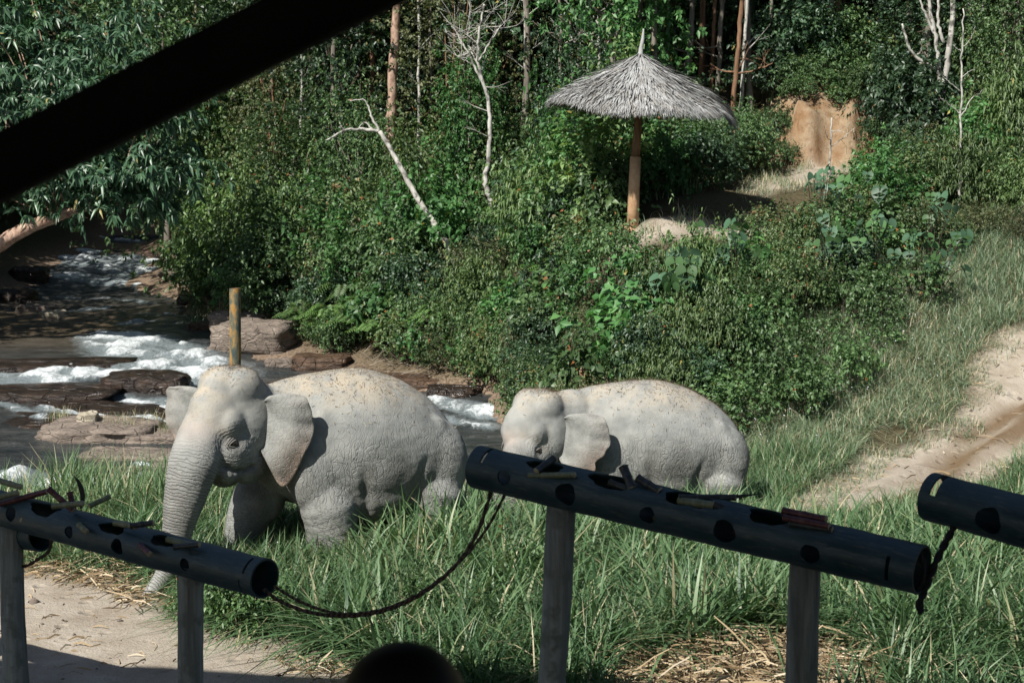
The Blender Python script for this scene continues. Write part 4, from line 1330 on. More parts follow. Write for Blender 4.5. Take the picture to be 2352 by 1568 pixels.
    tang = np.stack([-np.sin(th), np.cos(th), rng.normal(0, .25, n)], -1)
    w = rng.uniform(.006, .016, n)[:, None]
    V = np.concatenate([A - tang * w, A + tang * w, mid - tang * w, mid + tang * w, B], 0)
    k = np.arange(n)
    Q = np.stack([k, k + n, k + 3 * n, k + 2 * n], -1); T3 = np.stack([k + 2 * n, k + 3 * n, k + 4 * n], -1)
    col = np.clip(rng.normal(.5, .16, n) + .55 * (fbm(A, 1.6, 3) - .5) - .35 * np.exp(-(f0 / .12) ** 2) * (rng.random(n) < .6), 0, 1)
    me = np_mesh('thatch', V, [Q, T3], False, {'a': np.tile(col, 5)})
    tag(link('thatch', me, M_THATCH, root), kind='stuff')
    # fringe
    n = 2600
    th = rng.uniform(0, 2 * np.pi, n)
    A = surf(th, np.full(n, .97)); B = surf(th + rng.normal(0, .02, n), np.full(n, 1.01))
    corner = np.exp(-(np.angle(np.exp(1j * (th + .12))) / .2) ** 2)
    B[:, 2] -= rng.uniform(.03, .2, n) * (.35 + .65 * np.abs(np.sin(th))) + corner * rng.uniform(.1, .75, n)
    tang = np.stack([-np.sin(th), np.cos(th), 0 * th], -1); w = rng.uniform(.005, .011, n)[:, None]
    V = np.concatenate([A - tang * w, A + tang * w, B], 0); k = np.arange(n)
    me = np_mesh('eave_fringe', V, [np.stack([k, k + n, k + 2 * n], -1)], False, {'a': np.tile(np.clip(rng.normal(.5, .25, n), 0, 1), 3)})
    tag(link('eave_fringe', me, M_THATCH, root), kind='stuff')
    # rafters and purlins
    for k in range(10):
        a = k * 2 * np.pi / 10 + .2
        rb = MB(); rb.tube([surf(a, .03) - [0, 0, .1], surf(a, .5) - [0, 0, .11], surf(a, .93) - [0, 0, .1]], .025, 6)
        rb.build('rafter', M_POLE_T, root)
    for f in (.45, .69, .74, .79, .84, .93):
        a = np.linspace(0, 2 * np.pi, 49) if f in (.45, .93) else np.linspace(-1.05, -.2, 14)
        rb = MB(); rb.tube(surf(a, np.full(len(a), f)) - [0, 0, .035], .014, 5, .75)
        rb.build('purlin', M_THATCH, root)
    # spike on top
    sp = MB()
    sp.tube(smooth_path([(top_x, 0, apex - .12), (top_x + .02, 0, apex + .1), (top_x + .06, 0, apex + .32), (top_x + .07, 0, apex + .52)], 14), np.linspace(.07, .015, 14), 10, .6, True, .12, rng)
    sp.build('finial', M_THATCH, root)
    tag(root, 'round thatched parasol with a grey frayed straw roof on one pole', 'parasol')
parasol()
# ------------------------------------------------------------ foliage builders
def unit(v):
    return v / (np.linalg.norm(v, axis=-1, keepdims=True) + 1e-9)
def leaf_geo(B, D, Nn, L, W, droop=.15, five=False):
    """B bases, D directions, Nn face normals, L lengths, W half widths -> verts, tris"""
    n = len(B)
    D = unit(D)
    S = unit(np.cross(Nn, D)); U = unit(np.cross(D, S))
    L = np.broadcast_to(L, n)[:, None]; W = np.broadcast_to(W, n)[:, None]
    tip = B + D * L - np.array([0, 0, 1.0]) * L * droop - U * L * .05
    m = B + D * L * .45 + U * L * .03
    l = m + S * W + U * W * .35; r = m - S * W + U * W * .35
    k = np.arange(n)
    if not five:
        V = np.concatenate([B, l, tip, r])
        T = np.concatenate([np.stack([k, k + n, k + 2 * n], -1), np.stack([k, k + 2 * n, k + 3 * n], -1)])
        return V, T, 4
    m2 = m - U * W * .1
    V = np.concatenate([B, l, tip, r, m2])
    T = np.concatenate([np.stack([k, k + n, k + 4 * n], -1), np.stack([k + n, k + 2 * n, k + 4 * n], -1), np.stack([k + 4 * n, k + 2 * n, k + 3 * n], -1), np.stack([k, k + 4 * n, k + 3 * n], -1)])
    return V, T, 5

def clumped_foliage(rng, R3, center, n_clump, n_twig, n_leaf, L, W, droop=.2, twig=.35, low=-.35, clump_r=.3, five=False, rosette=False, shell=.62, col=(.5, .2)):
    """leaves on twigs gathered in clumps on a lumpy crown; returns verts, tris, colour, clump centres"""
    R3 = np.array(R3, float); center = np.array(center, float)
    d = rng.normal(size=(n_clump * 4, 3)); d = unit(d); d = d[d[:, 2] > low][:n_clump]
    lobes = unit(rng.normal(size=(5, 3)))
    rad = .78 + .32 * np.clip((d @ lobes.T), 0, 1).max(1) ** 2 + rng.normal(0, .07, len(d))
    rad *= rng.uniform(shell, 1.0, len(d))
    C = d * rad[:, None]
    cc = rng.integers(0, len(C), n_twig)
    off = rng.normal(size=(n_twig, 3)) * clump_r * rng.uniform(.6, 1.3, len(C))[cc][:, None]
    Pn = C[cc] + off
    P = center + Pn * R3
    out = unit(Pn * np.array([1, 1, .8]) + .5 * off)
    td = unit(out * .7 + rng.normal(size=(n_twig, 3)) * .45 + np.array([0, 0, .35]))
    tl = twig * rng.uniform(.5, 1.3, n_twig) * (1 + 1.3 * (rng.random(n_twig) < .14))
    # leaves
    ti = np.repeat(np.arange(n_twig), n_leaf)
    f = rng.uniform(.1, 1.0, len(ti)) if not rosette else rng.uniform(.75, 1.0, len(ti))
    B = P[ti] + td[ti] * (tl[ti] * f)[:, None]
    lat = unit(np.cross(td[ti], rng.normal(size=(len(ti), 3))))
    D = unit(td[ti] * (.45 if not rosette else .35) + lat * .9 + np.array([0, 0, -droop]))
    Nn = unit(np.array([-.12, -.14, 1.0]) * 1.0 + rng.normal(size=(len(ti), 3)) * .75 + out[ti] * .35)
    ll = L * rng.uniform(.6, 1.25, len(ti)); ww = W * rng.uniform(.75, 1.2, len(ti))
    V, T, m = leaf_geo(B, D, Nn, ll, ww, droop * .7, five)
    cl = np.clip(rng.normal(col[0], col[1], n_twig)[ti] * .6 + rng.normal(col[0], col[1], len(ti)) * .4, 0, 1)
    # the odd yellow or rusty leaf
    odd = rng.random(len(ti)) < .007
    cl = np.where(odd, 1.0, np.minimum(cl, .9))
    return V, T, np.tile(cl, m), center + C * R3

G1 = (.016, .042, .014); G2 = (.034, .082, .022); G3 = (.060, .125, .030); G4 = (.115, .175, .045)
L_MID = leaf_material('leaf_mid_green', [(0, (0.030, 0.064, 0.025)), (.45, (0.067, 0.131, 0.046)), (.88, (0.120, 0.199, 0.071)), (.95, (0.260, 0.210, 0.060)), (1, (0.280, 0.110, 0.030))])
L_DARK = leaf_material('leaf_dark_green', [(0, (0.019, 0.044, 0.026)), (.5, (0.042, 0.088, 0.043)), (.9, (0.080, 0.140, 0.064)), (1, (0.240, 0.200, 0.050))], .42, .22, .45)
L_LIGHT = leaf_material('leaf_light_green', [(0, (0.057, 0.104, 0.037)), (.5, (0.112, 0.187, 0.063)), (.9, (0.189, 0.267, 0.094)), (1, (0.360, 0.310, 0.090))], .45, .32)
L_BRIGHT = leaf_material('leaf_bright_green', [(0, (0.030, 0.085, 0.027)), (.5, (0.059, 0.159, 0.046)), (.9, (0.103, 0.221, 0.065)), (1, (0.280, 0.240, 0.060))], .45, .32)
L_OLIVE = leaf_material('leaf_olive', [(0, (0.046, 0.059, 0.027)), (.5, (0.101, 0.119, 0.052)), (.9, (0.160, 0.170, 0.078)), (1, (0.260, 0.150, 0.050))], .55, .25)
L_RED = leaf_material('leaf_rust_tinted', [(0, (0.032, 0.064, 0.025)), (.5, (0.069, 0.123, 0.044)), (.84, (0.138, 0.165, 0.058)), (.9, (0.160, 0.100, 0.045)), (1, (0.260, 0.080, 0.030))])
L_GLOSS = leaf_material('leaf_glossy', [(0, (0.022, 0.053, 0.032)), (.5, (0.048, 0.108, 0.055)), (.9, (0.092, 0.165, 0.084)), (1, (0.280, 0.240, 0.080))], .38, .2, .45)
L_FERN = leaf_material('leaf_fern', [(0, (0.046, 0.108, 0.025)), (.5, (0.094, 0.187, 0.047)), (1, (0.148, 0.249, 0.073))], .5, .35)
B_PALE = bark_material('bark_pale', (.26, .25, .225), (.46, .45, .41), 9, .12, .8, .4, (.10, .095, .085))
B_GREY = bark_material('bark_grey', (.085, .075, .062), (.20, .18, .15), 9, .12)
B_BROWN = bark_material('bark_brown', (.10, .055, .032), (.24, .14, .085), 9, .12)
B_DARK = bark_material('bark_dark', (.03, .024, .018), (.075, .06, .045), 9, .15)
B_MANGO = bark_material('bark_blotched', (.16, .095, .065), (.42, .30, .23), 7, .5, .85, .6)

def stems(rng, C, base_r, n, r0=.025, spread=.2, zc=0.0, sides=5):
    mb = MB()
    idx = rng.choice(len(C), min(n, len(C)), replace=False)
    for k in idx:
        c = C[k]
        b = np.array([rng.normal(0, spread), rng.normal(0, spread), -.15])
        m = b * .5 + c * .5 + np.array([rng.normal(0, .08), rng.normal(0, .08), .12]) * np.linalg.norm(c) * .5
        mb.tube(smooth_path([b, m, c], 7), np.linspace(r0, r0 * .25, 7), sides, 0, False)
    return mb

def make_shrub(name, seed, R3, kind, mat, bark=B_DARK, n_clump=26, n_twig=420, n_leaf=9, L=.10, W=.028, **kw):
    rng = np.random.default_rng(seed)
    root = empty(name)
    V, T, a, C = clumped_foliage(rng, R3, (0, 0, R3[2] * .95), n_clump, n_twig, n_leaf, L, W, **kw)
    lowz = V[:, 2] < .02
    V[:, 2] = np.where(lowz, .02 + .1 * rng.random(len(V)), V[:, 2])
    link('foliage', np_mesh('foliage', V, [T], False, {'a': a}), mat, root)
    link('stem', stems(rng, C, 0, 9, .022 * max(R3) / 1.2).mesh('stem', True), bark, root)
    return root

def make_tree(name, seed, height, crown, mat, bark, n_clump=40, n_twig=900, n_leaf=9, L=.15, W=.045, trunk_r=.16, limbs=9, crown_z=None, lean=(0, 0), **kw):
    rng = np.random.default_rng(seed)
    root = empty(name)
    cz = crown_z if crown_z is not None else height - crown[2]
    cx = np.array([lean[0] * height, lean[1] * height, cz])
    V, T, a, C = clumped_foliage(rng, crown, cx, n_clump, n_twig, n_leaf, L, W, **kw)
    link('crown', np_mesh('crown', V, [T], False, {'a': a}), mat, root)
    mb = MB()
    path = smooth_path([(0, 0, -.4), (rng.normal(0, .08), rng.normal(0, .08), cz * .35), (cx[0] * .6 + rng.normal(0, .12), cx[1] * .6 + rng.normal(0, .12), cz * .7), cx + [0, 0, crown[2] * .5]], 16)
    mb.tube(path, np.linspace(trunk_r, trunk_r * .25, 16), 10, 0, False, .05, rng)
    for k in rng.choice(len(C), min(limbs, len(C)), replace=False):
        j = rng.integers(7, 14)
        s = path[j]; c = C[k]
        mb.tube(smooth_path([s, s * .5 + c * .5 + np.array([0, 0, -.1 * crown[2]]), c], 7), np.linspace(trunk_r * .42, trunk_r * .08, 7), 6, 0, False)
    link('trunk', mb.mesh('trunk', True), bark, root)
    return root

ALL_PLANTS = []
class Kind:
    """a kind of plant with a few built variants; place() puts individuals"""
    def __init__(self, protos, label, cat, group):
        self.p, self.k, self.label, self.cat, self.group, self.used = protos, 0, label, cat, group, set()
    def place(self, x, y, scale=1.0, rz=None, dz=0.0, label=None, group=None, z=None):
        i = self.k % len(self.p); self.k += 1
        src = self.p[i]
        o = src if i not in self.used else copy_tree(src)
        self.used.add(i)
        o.location = (x, y, (gz(x, y) if z is None else z) + dz)
        o.rotation_euler = (0, 0, self.k * 2.39 if rz is None else rz)
        q = math.sin(self.k * 12.9898) * 43758.5453; q -= math.floor(q)
        o.scale = (scale * (1.08 - .2 * q), scale * (1.08 - .2 * q), scale * (.85 + .4 * q)) if np.isscalar(scale) else scale
        tag(o, label or self.label, self.cat, group or self.group)
        return o
    def prune(self):
        for i, p in enumerate(self.p):
            if i not in self.used:
                for c in list(p.children): bpy.data.objects.remove(c)
                bpy.data.objects.remove(p)

K = {}
K['mid'] = Kind([make_shrub('leafy_shrub', 100 + i, (1.15, 1.15, .95), 0, L_MID, L=.13, W=.034, n_twig=400, n_leaf=9, n_clump=34, clump_r=.22) for i in range(3)], 'mid green leafy shrub in the thicket between river and hillside', 'shrub', 'mid green thicket shrubs')
K['dark'] = Kind([make_shrub('dark_shrub', 120 + i, (1.15, 1.15, 1.05), 0, L_DARK, L=.16, W=.046, n_twig=340, n_leaf=9, n_clump=28, clump_r=.22) for i in range(3)], 'dark green glossy shrub in the thicket', 'shrub', 'dark green thicket shrubs')
K['light'] = Kind([make_shrub('drooping_shrub', 140 + i, (1.1, 1.1, 1.25), 0, L_LIGHT, L=.16, W=.034, n_twig=420, n_leaf=9, n_clump=30, droop=.75, twig=.5) for i in range(2)], 'pale green shrub with drooping narrow leaves', 'shrub', 'pale drooping shrubs')
K['red'] = Kind([make_shrub('rust_tinted_shrub', 160 + i, (1.1, 1.1, 1.0), 0, L_RED, L=.14, W=.038, n_twig=430, n_leaf=9, n_clump=30, col=(.55, .22)) for i in range(2)], 'green shrub flecked with rusty red leaves', 'shrub', 'rust flecked shrubs')
K['bright'] = Kind([make_shrub('bright_shrub', 180 + i, (1.0, 1.0, .9), 0, L_BRIGHT, L=.15, W=.05, n_twig=360, n_leaf=9, n_clump=24) for i in range(2)], 'bright green soft-leaved shrub', 'shrub', 'bright green shrubs')
K['olive'] = Kind([make_shrub('olive_shrub', 190 + i, (1.0, 1.0, .8), 0, L_OLIVE, L=.105, W=.026, n_twig=440, n_leaf=9, n_clump=26) for i in range(2)], 'dull olive shrub with small leaves on the slope', 'shrub', 'olive shrubs on the slope')
K['sprig'] = Kind([make_shrub('upright_sapling', 210 + i, (.42, .42, 1.15), 0, (L_LIGHT, L_MID, L_BRIGHT)[i], L=.13, W=.036, n_twig=130, n_leaf=8, n_clump=16, twig=.4, shell=.3, clump_r=.35) for i in range(3)], 'slim upright leafy sapling rising out of the thicket', 'sapling', 'saplings in the thicket')
K['bigleaf'] = Kind([make_shrub('broadleaf_shrub', 230 + i, (.8, .8, .85), 0, (L_BRIGHT, L_MID)[i], L=.24, W=.085, n_twig=110, n_leaf=6, n_clump=18, twig=.4, shell=.4, five=True) for i in range(2)], 'broad-leaved shrub', 'shrub', 'broad-leaved shrubs')
K['weed'] = Kind([make_shrub('leafy_weed', 200 + i, (.45, .45, .38), 0, L_MID, L=.085, W=.03, n_twig=110, n_leaf=8, n_clump=16, twig=.2) for i in range(3)], 'low leafy weed growing in the grass', 'weed', 'low weeds in the grass')
# trees
K['tree'] = Kind([make_tree('forest_tree', 300 + i, 9.5, (2.3, 2.3, 3.6), L_MID, B_GREY, n_clump=52, n_twig=1150, n_leaf=10, L=.17, W=.05, low=-.9, crown_z=5.0 + i * .5) for i in range(3)], 'leafy green tree of the hillside forest', 'tree', 'green trees of the forest')
K['dtree'] = Kind([make_tree('dark_forest_tree', 320 + i, 10.5, (2.5, 2.5, 3.8), L_DARK, B_DARK, n_clump=48, n_twig=1050, n_leaf=10, L=.19, W=.058, low=-.9, crown_z=5.6) for i in range(3)], 'dark leaved tree of the hillside forest', 'tree', 'dark trees of the forest')
K['otree'] = Kind([make_tree('olive_forest_tree', 340 + i, 10, (1.9, 1.9, 4.2), L_OLIVE, B_BROWN, n_clump=60, n_twig=1100, n_leaf=10, L=.12, W=.03, low=-.9, crown_z=5.2, trunk_r=.12, shell=.35) for i in range(2)], 'slender tree with thin brownish olive foliage', 'tree', 'olive trees of the forest')
K['btree'] = Kind([make_tree('bright_forest_tree', 350 + i, 8.5, (1.9, 1.9, 3.2), L_BRIGHT, B_GREY, n_clump=44, n_twig=900, n_leaf=10, L=.18, W=.06, low=-.9, crown_z=5.0) for i in range(2)], 'tree with bright green hanging leaf sprays', 'tree', 'bright green trees of the forest')
K['ltree'] = Kind([make_tree('pale_forest_tree', 360 + i, 7.0, (1.9, 1.9, 2.9), L_LIGHT, B_GREY, n_clump=46, n_twig=900, n_leaf=9, L=.19, W=.042, low=-.9, crown_z=3.6, droop=.7, twig=.5) for i in range(2)], 'pale green tree with drooping narrow leaves on the river bank', 'tree', 'pale drooping trees on the bank')
K['broad'] = Kind([make_tree('broad_shade_tree', 395 + i, 16, (4.6, 4.6, 2.2), L_DARK, B_GREY, n_clump=60, n_twig=1700, n_leaf=9, L=.26, W=.085, trunk_r=.12, crown_z=12.6) for i in range(1)], 'tall shade tree with a very broad high crown', 'tree', 'broad-crowned forest trees')
K['tall'] = Kind([make_tree('tall_forest_tree', 380 + i, 16, (3.0, 3.0, 2.6), L_DARK, (B_GREY, B_BROWN)[i % 2], n_clump=40, n_twig=1000, n_leaf=9, L=.22, W=.07, trunk_r=.11, crown_z=13.2) for i in range(3)], 'tall forest tree with a bare trunk and high crown', 'tree', 'tall bare-trunked forest trees')

# scatter by area
def scatter(poly, n, rng, mind):
    poly = [tuple(p) for p in poly]
    us = [p[0] for p in poly]; vs = [p[1] for p in poly]
    out = []
    tries = 0
    while len(out) < n and tries < n * 40:
        tries += 1
        x, y = rng.uniform(min(us), max(us)), rng.uniform(min(vs), max(vs))
        if not in_poly(np.array(x), np.array(y), poly): continue
        if any((x - a) ** 2 + (y - b) ** 2 < mind ** 2 for a, b in out): continue
        out.append((x, y))
    return out
def clear(x, y, m=.5):
    return float(poly_sd(np.array(x), np.array(y), ROAD)) > m and float(terr_sd(np.array(x), np.array(y))) > m * .6 and gz(x, y) > float(water_z(x, y)) + .12 or x > 3 and float(poly_sd(np.array(x), np.array(y), ROAD)) > m and float(terr_sd(np.array(x), np.array(y))) > m * .6

def zoned(k, x, y, s, zone, **kw):
    kd = K[k]
    f = fits(x, y, HEIGHT[k] * s)
    if f < .28: return None
    return kd.place(x, y, s * f, label=NAMES[k] + ' ' + zone, group='set: ' + NAMES[k] + ' ' + zone, **kw)
# landmarks that stand free of the thicket: u range, lowest visible v, distance
OPEN = [(1075, 1175, 515, 46), (735, 870, 335, 42.3), (870, 930, 400, 42.3), (930, 990, 500, 42.1), (990, 1045, 575, 42), (1405, 1500, 530, 36), (1500, 1650, 545, 36.4), (1830, 1985, 355, 43.5), (1885, 1925, 440, 40.5), (2185, 2222, 500, 36), (2120, 2175, 330, 42.4), (1690, 1850, 445, 41), (1640, 1720, 262, 45.5), (1240, 1430, 245, 36), (1500, 1700, 250, 36), (640, 760, 560, 41)]
HEIGHT = {'mid': 2.3, 'dark': 2.5, 'light': 2.9, 'red': 2.4, 'bright': 2.2, 'olive': 2.0, 'sprig': 2.9, 'bigleaf': 2.1, 'tree': 9.5, 'dtree': 10.5, 'otree': 10.5, 'btree': 9.2, 'ltree': 7.4, 'tall': 16}
def fits(x, y, h):
    u = 1176 + FPX * x / y
    g0 = gz(x, y); f = 1.0
    rad = h * .38 / y * FPX
    for u0, u1, v, D in OPEN:
        if y < D and u0 - rad * .7 < u < u1 + rad * .7:
            zmax = at(u, v, y).z
            f = min(f, (zmax - g0) / h)
    return f
NAMES = {'mid': 'mid green leafy shrub', 'dark': 'dark green glossy shrub', 'light': 'pale shrub with drooping narrow leaves', 'red': 'green shrub flecked with rusty red leaves', 'bright': 'bright green soft-leaved shrub', 'olive': 'dull olive small-leaved shrub', 'sprig': 'slim upright leafy sapling', 'bigleaf': 'shrub with large broad leaves',
    'tree': 'leafy green tree', 'dtree': 'dark leaved tree', 'otree': 'slender brownish tree', 'btree': 'tree with bright green leaf sprays', 'ltree': 'pale tree with drooping leaves', 'tall': 'tall bare-trunked tree'}
rng = np.random.default_rng(77)
# thicket on the far river bank (plan positions)
BANK = [(-9.2, 45.5), (-7.2, 43.9), (-5, 42.2), (-2.4, 39.8), (.0, 36.8), (.7, 34), (.8, 30.5), (1.5, 27.5), (2.6, 30), (2.6, 33.6), (2.2, 37.5), (3.5, 40), (2, 47), (-4, 52), (-9, 54), (-10.6, 54)]
for x, y in scatter(BANK, 100, rng, .85):
    if not clear(x, y, .3): continue
    front = y < 42 and x > -6
    k = rng.choice(['mid', 'dark', 'red', 'light', 'bright', 'olive'], p=[.36, .22, .20, .06, .08, .08])
    if x < -6.2 and y < 50: k = rng.choice(['light', 'mid', 'olive'], p=[.4, .4, .2])
    sc = rng.uniform(.55, .85) if front and x > -1 else rng.uniform(.75, 1.25)
    if y < 33: sc *= .62
    zn = 'on the stony bank by the rusty post' if x < -6.2 else 'on the low bank right behind the smaller elephant' if y < 34 else 'at the river edge behind the big elephant' if front else 'in the thicket round the dead leaning trunk' if x < -.5 else 'in the thicket left of the parasol'
    zoned(k, x, y, sc, zn)
for x, y in scatter(BANK, 44, rng, .9):
    if y > 33 and clear(x, y, .4): zoned('sprig', x, y, rng.uniform(.8, 1.5), 'rising out of the bank thicket')
for i, (x, y) in enumerate(smooth_path([(-6.6, 43.6, 0), (-4.8, 42.0, 0), (-2.4, 39.5, 0), (-.3, 37.0, 0), (.5, 35, 0), (.5, 33, 0), (.6, 31, 0), (.9, 29, 0), (1.2, 27.2, 0)], 30)[:, :2]):
    if gz(x, y) > float(water_z(x, y)) - .25: zoned(rng.choice(['mid', 'dark', 'red', 'olive']), x + rng.normal(0, .15), y + .15, rng.uniform(.42, .62), 'hanging over the water edge', dz=-.1)
for x, y in scatter([(1.3, 26.8), (2.3, 27.0), (4.0, 29.0), (5.6, 30.6), (7.4, 32.9), (6.4, 33.6), (4.0, 31.2), (2.3, 29.2)], 26, rng, .6):
    zoned(rng.choice(['mid', 'dark', 'red', 'bright', 'olive', 'light'], p=[.2, .08, .16, .2, .16, .2]), x, y, rng.uniform(.30, .52), 'spilling down into the slope grass')
for x, y, s, k in ((-4.5, 47.5, .5, 'tree'), (-1.2, 46.5, .55, 'btree'), (.8, 43.5, .5, 'tree'), (-6.6, 49.5, .6, 'tree'), (1.6, 41.5, .42, 'dtree'), (-3.0, 44.5, .42, 'ltree'), (11.2, 44.6, .5, 'dtree'), (12.6, 42.0, .45, 'tree')):
    zoned(k, x, y, s, 'small and rising above the thicket')
for x, y in scatter(BANK, 22, rng, 1.2):
    if clear(x, y, .4): zoned('bigleaf', x, y - .3, rng.uniform(.6, 1.0), 'in the bank thicket')
for x, y in scatter([(2.4, 28.3), (3.6, 30.2), (5.0, 31.2), (6.6, 33.0), (9.0, 34), (9.5, 36), (6.6, 35.0), (5.2, 34.2), (2.6, 33.6)], 12, rng, .8):
    zoned('bigleaf', x, y, rng.uniform(.45, .7), 'on the slope below the terrace')
for i, (x, y) in enumerate(smooth_path([(-5.4, 41.9, 0), (-4.0, 40.7, 0), (-2.8, 39.3, 0), (-1.6, 38.2, 0), (-.6, 37.0, 0), (.1, 36.0, 0)], 22)[:, :2]):
    if gz(x, y) > float(water_z(x, y)) - .35: zoned(rng.choice(['mid', 'olive', 'red', 'bigleaf']), x + rng.normal(0, .2), y - .1 + rng.normal(0, .25), rng.uniform(.36, .58), 'at the water line behind the big elephant', dz=-.05)
# tall trees on the left bank shade the river
for x, y, s in ((-18.6, 41, 1.15), (-20.0, 46.5, 1.1), (-20.4, 51, 1.0), (-25, 43, 1.1)):
    zoned('dtree', x, y, s, 'shading the left river bank')
# hillside right of the parasol
RIGHT = [(2.4, 28.3), (3.6, 30.2), (5.0, 31.2), (6.6, 33.0), (9.0, 34), (13.5, 33.5), (14, 40), (12.5, 46), (10.3, 44), (10.2, 40), (8.6, 38.4), (6.6, 35.6), (5.2, 34.2), (2.6, 33.6)]
for x, y in scatter(RIGHT, 90, rng, .8):
    if not clear(x, y, .35): continue
    k = rng.choice(['mid', 'dark', 'red', 'bright', 'olive', 'light'], p=[.26, .14, .12, .16, .2, .12])
    low = .45 if y < 35.5 else .72
    zoned(k, x, y, low * rng.uniform(.75, 1.2), 'below the terrace path' if y < 35.5 else 'beside the thin straight sapling' if x > 8.5 else 'along the terrace path')
# behind the parasol and round the earth bank
BACK = [(-1, 41), (2.6, 38.6), (4.4, 38.4), (5.8, 41), (6.4, 43.6), (6.6, 45.6), (10.6, 46.2), (10.8, 44.5), (13, 45), (14, 46.5), (2.4, 46.5), (0, 50), (-3, 48)]
for x, y in scatter(BACK, 46, rng, 1.0):
    if not clear(x, y, .5): continue
    if 6.3 < x < 10.4 and 42.8 < y < 44.7: continue
    k = rng.choice(['mid', 'dark', 'red', 'bright'], p=[.38, .36, .14, .12])
    zoned(k, x, y, rng.uniform(.7, 1.15), 'behind the parasol' if x < 6 else 'above the earth bank')
for x, y, s in ((7.2, 44.5, .5), (7.7, 44.35, .36), (8.3, 44.6, .45), (8.9, 44.4, .38), (9.4, 44.5, .5), (7.3, 43.4, .3), (9.9, 43.5, .5), (8.1, 45.2, .6), (9.0, 45.3, .6), (10.3, 43.8, .9), (10.6, 42.6, 1.0), (6.2, 43.2, .9), (6.0, 42.2, .8), (10.9, 40.9, .95), (10.4, 41.6, .9), (5.7, 41.6, .75), (10.2, 39.8, .8)):
    zoned('dark' if s > .85 else 'mid', x, y, s, 'at the rim of the earth bank')
# left bank of the river
for x, y in scatter([(-17.4, 44), (-18.4, 50), (-19.5, 60), (-20.5, 72), (-26, 72), (-25, 50), (-21, 42)], 44, rng, 1.3):
    zoned(rng.choice(['mid', 'dark', 'olive'], p=[.3, .5, .2]), x, y, rng.uniform(.9, 1.5), 'on the shaded left river bank')
for x, y in scatter([(-10.2, 54), (-12.6, 64), (-12.8, 74), (-9, 72), (-8, 56)], 26, rng, 1.1):
    zoned(rng.choice(['mid', 'dark', 'light']), x, y, rng.uniform(.9, 1.4), 'beside the upper river')
# tall trees whose high crowns shade the wood behind
for x, y, s in ((3.6, 47.2, .95), (5.5, 48.0, .9), (11.4, 47.4, 1.0), (12.8, 46.4, .95), (14.2, 47.8, 1.0), (16.0, 46.2, 1.0), (8.4, 49.5, 1.0), (10.0, 50.5, 1.0), (1.8, 50.2, 1.0), (-1.6, 51, 1.0), (-4.4, 52.5, 1.0), (13.4, 43.6, .95), (18, 44, 1.0)):
    K['tall'].place(x, y, s, label='tall bare-trunked tree in the front row of the wood', group='tall trees in the front row of the wood')
for x, y, s in ((6.7, 45.6, .95), (11.0, 44.4, 1.0), (9.2, 47.6, 1.0), (4.0, 44.6, .9), (0.2, 48.5, 1.0), (-5.4, 51, 1.0), (13.2, 47.0, 1.0)):  # broad crowns above the view, added to shade the wood behind
    K['broad'].place(x, y, s, label='tall shade tree with a broad high crown in the front row of the wood', group='broad-crowned trees in the front row of the wood')
for x, y, s, k in ((4.4, 50.5, .8, 'tree'), (6.0, 51.0, .8, 'dtree'), (7.4, 50.6, .75, 'tree'), (5.2, 53, .9, 'otree'), (3.0, 49.6, .7, 'otree'), (8.6, 52, .9, 'dtree')):
    zoned(k, x, y, s, 'in the dark wood right of the parasol')
for i, (x, y) in enumerate(smooth_path([(-8.6, 48.0, 0), (-9.2, 51.5, 0), (-9.8, 55.5, 0), (-10.9, 60.5, 0), (-11.8, 66, 0)], 18)[:, :2]):
    zoned(rng.choice(['mid', 'dark', 'olive']), x + rng.normal(0, .2), y, rng.uniform(.5, .8), 'along the right edge of the upper river', dz=-.15)
# upstream the wood closes over the river
for x, y in scatter([(-22, 76), (-8, 76), (-8, 90), (-24, 90)], 16, rng, 2.0):
    zoned('dtree' if rng.random() < .6 else 'tree', x, y, rng.uniform(.8, 1.1), 'where the upper river vanishes', dz=-1.0)
# forest
FOREST = [(-13, 56), (-9, 52), (-3, 49.8), (2.2, 47.5), (3.2, 51), (7.5, 52), (11, 48), (15, 45), (22, 44), (26, 60), (22, 74), (-4, 76), (-12, 74)]
for x, y in scatter(FOREST, 105, rng, 1.9):
    if 5.5 < x < 11.5 and y < 49: continue
    if x > 11:
        k = rng.choice(['dtree', 'tree', 'tall'], p=[.55, .2, .25])
    elif x > 3:
        k = rng.choice(['dtree', 'tree', 'tall', 'otree'], p=[.40, .2, .25, .15])
    else:
        k = rng.choice(['tree', 'dtree', 'otree', 'btree', 'tall'], p=[.38, .28, .16, .08, .10])
    zoned(k, x, y, rng.uniform(.8, 1.15), ('in the front row of the wood ' if y < 53 else 'deep in the wood ') + ('above the earth bank' if x > 6 else 'behind the parasol' if x > 0 else 'above the dead leaning trunk'), dz=-.3)
for x, y in scatter([(-40, 46), (-26, 44), (-21, 62), (-22, 78), (-40, 80)], 24, rng, 2.6):
    zoned(rng.choice(['tree', 'dtree', 'btree']), x, y, rng.uniform(.9, 1.2), 'on the left hillside')
for x, y in scatter([(-21, 56), (-19.5, 66), (-21, 74), (-26, 70), (-26, 56)], 14, rng, 1.8):
    zoned(rng.choice(['tree', 'dtree', 'btree']), x, y, rng.uniform(.9, 1.1), 'behind the leaning glossy-leaved tree')
# pale drooping trees on the right bank of the river
for u, v, s in ((590, 560, .75), (545, 500, .7), (660, 500, .55)):
    p = hit(u, v)
    K['ltree'].place(p.x, p.y, s)
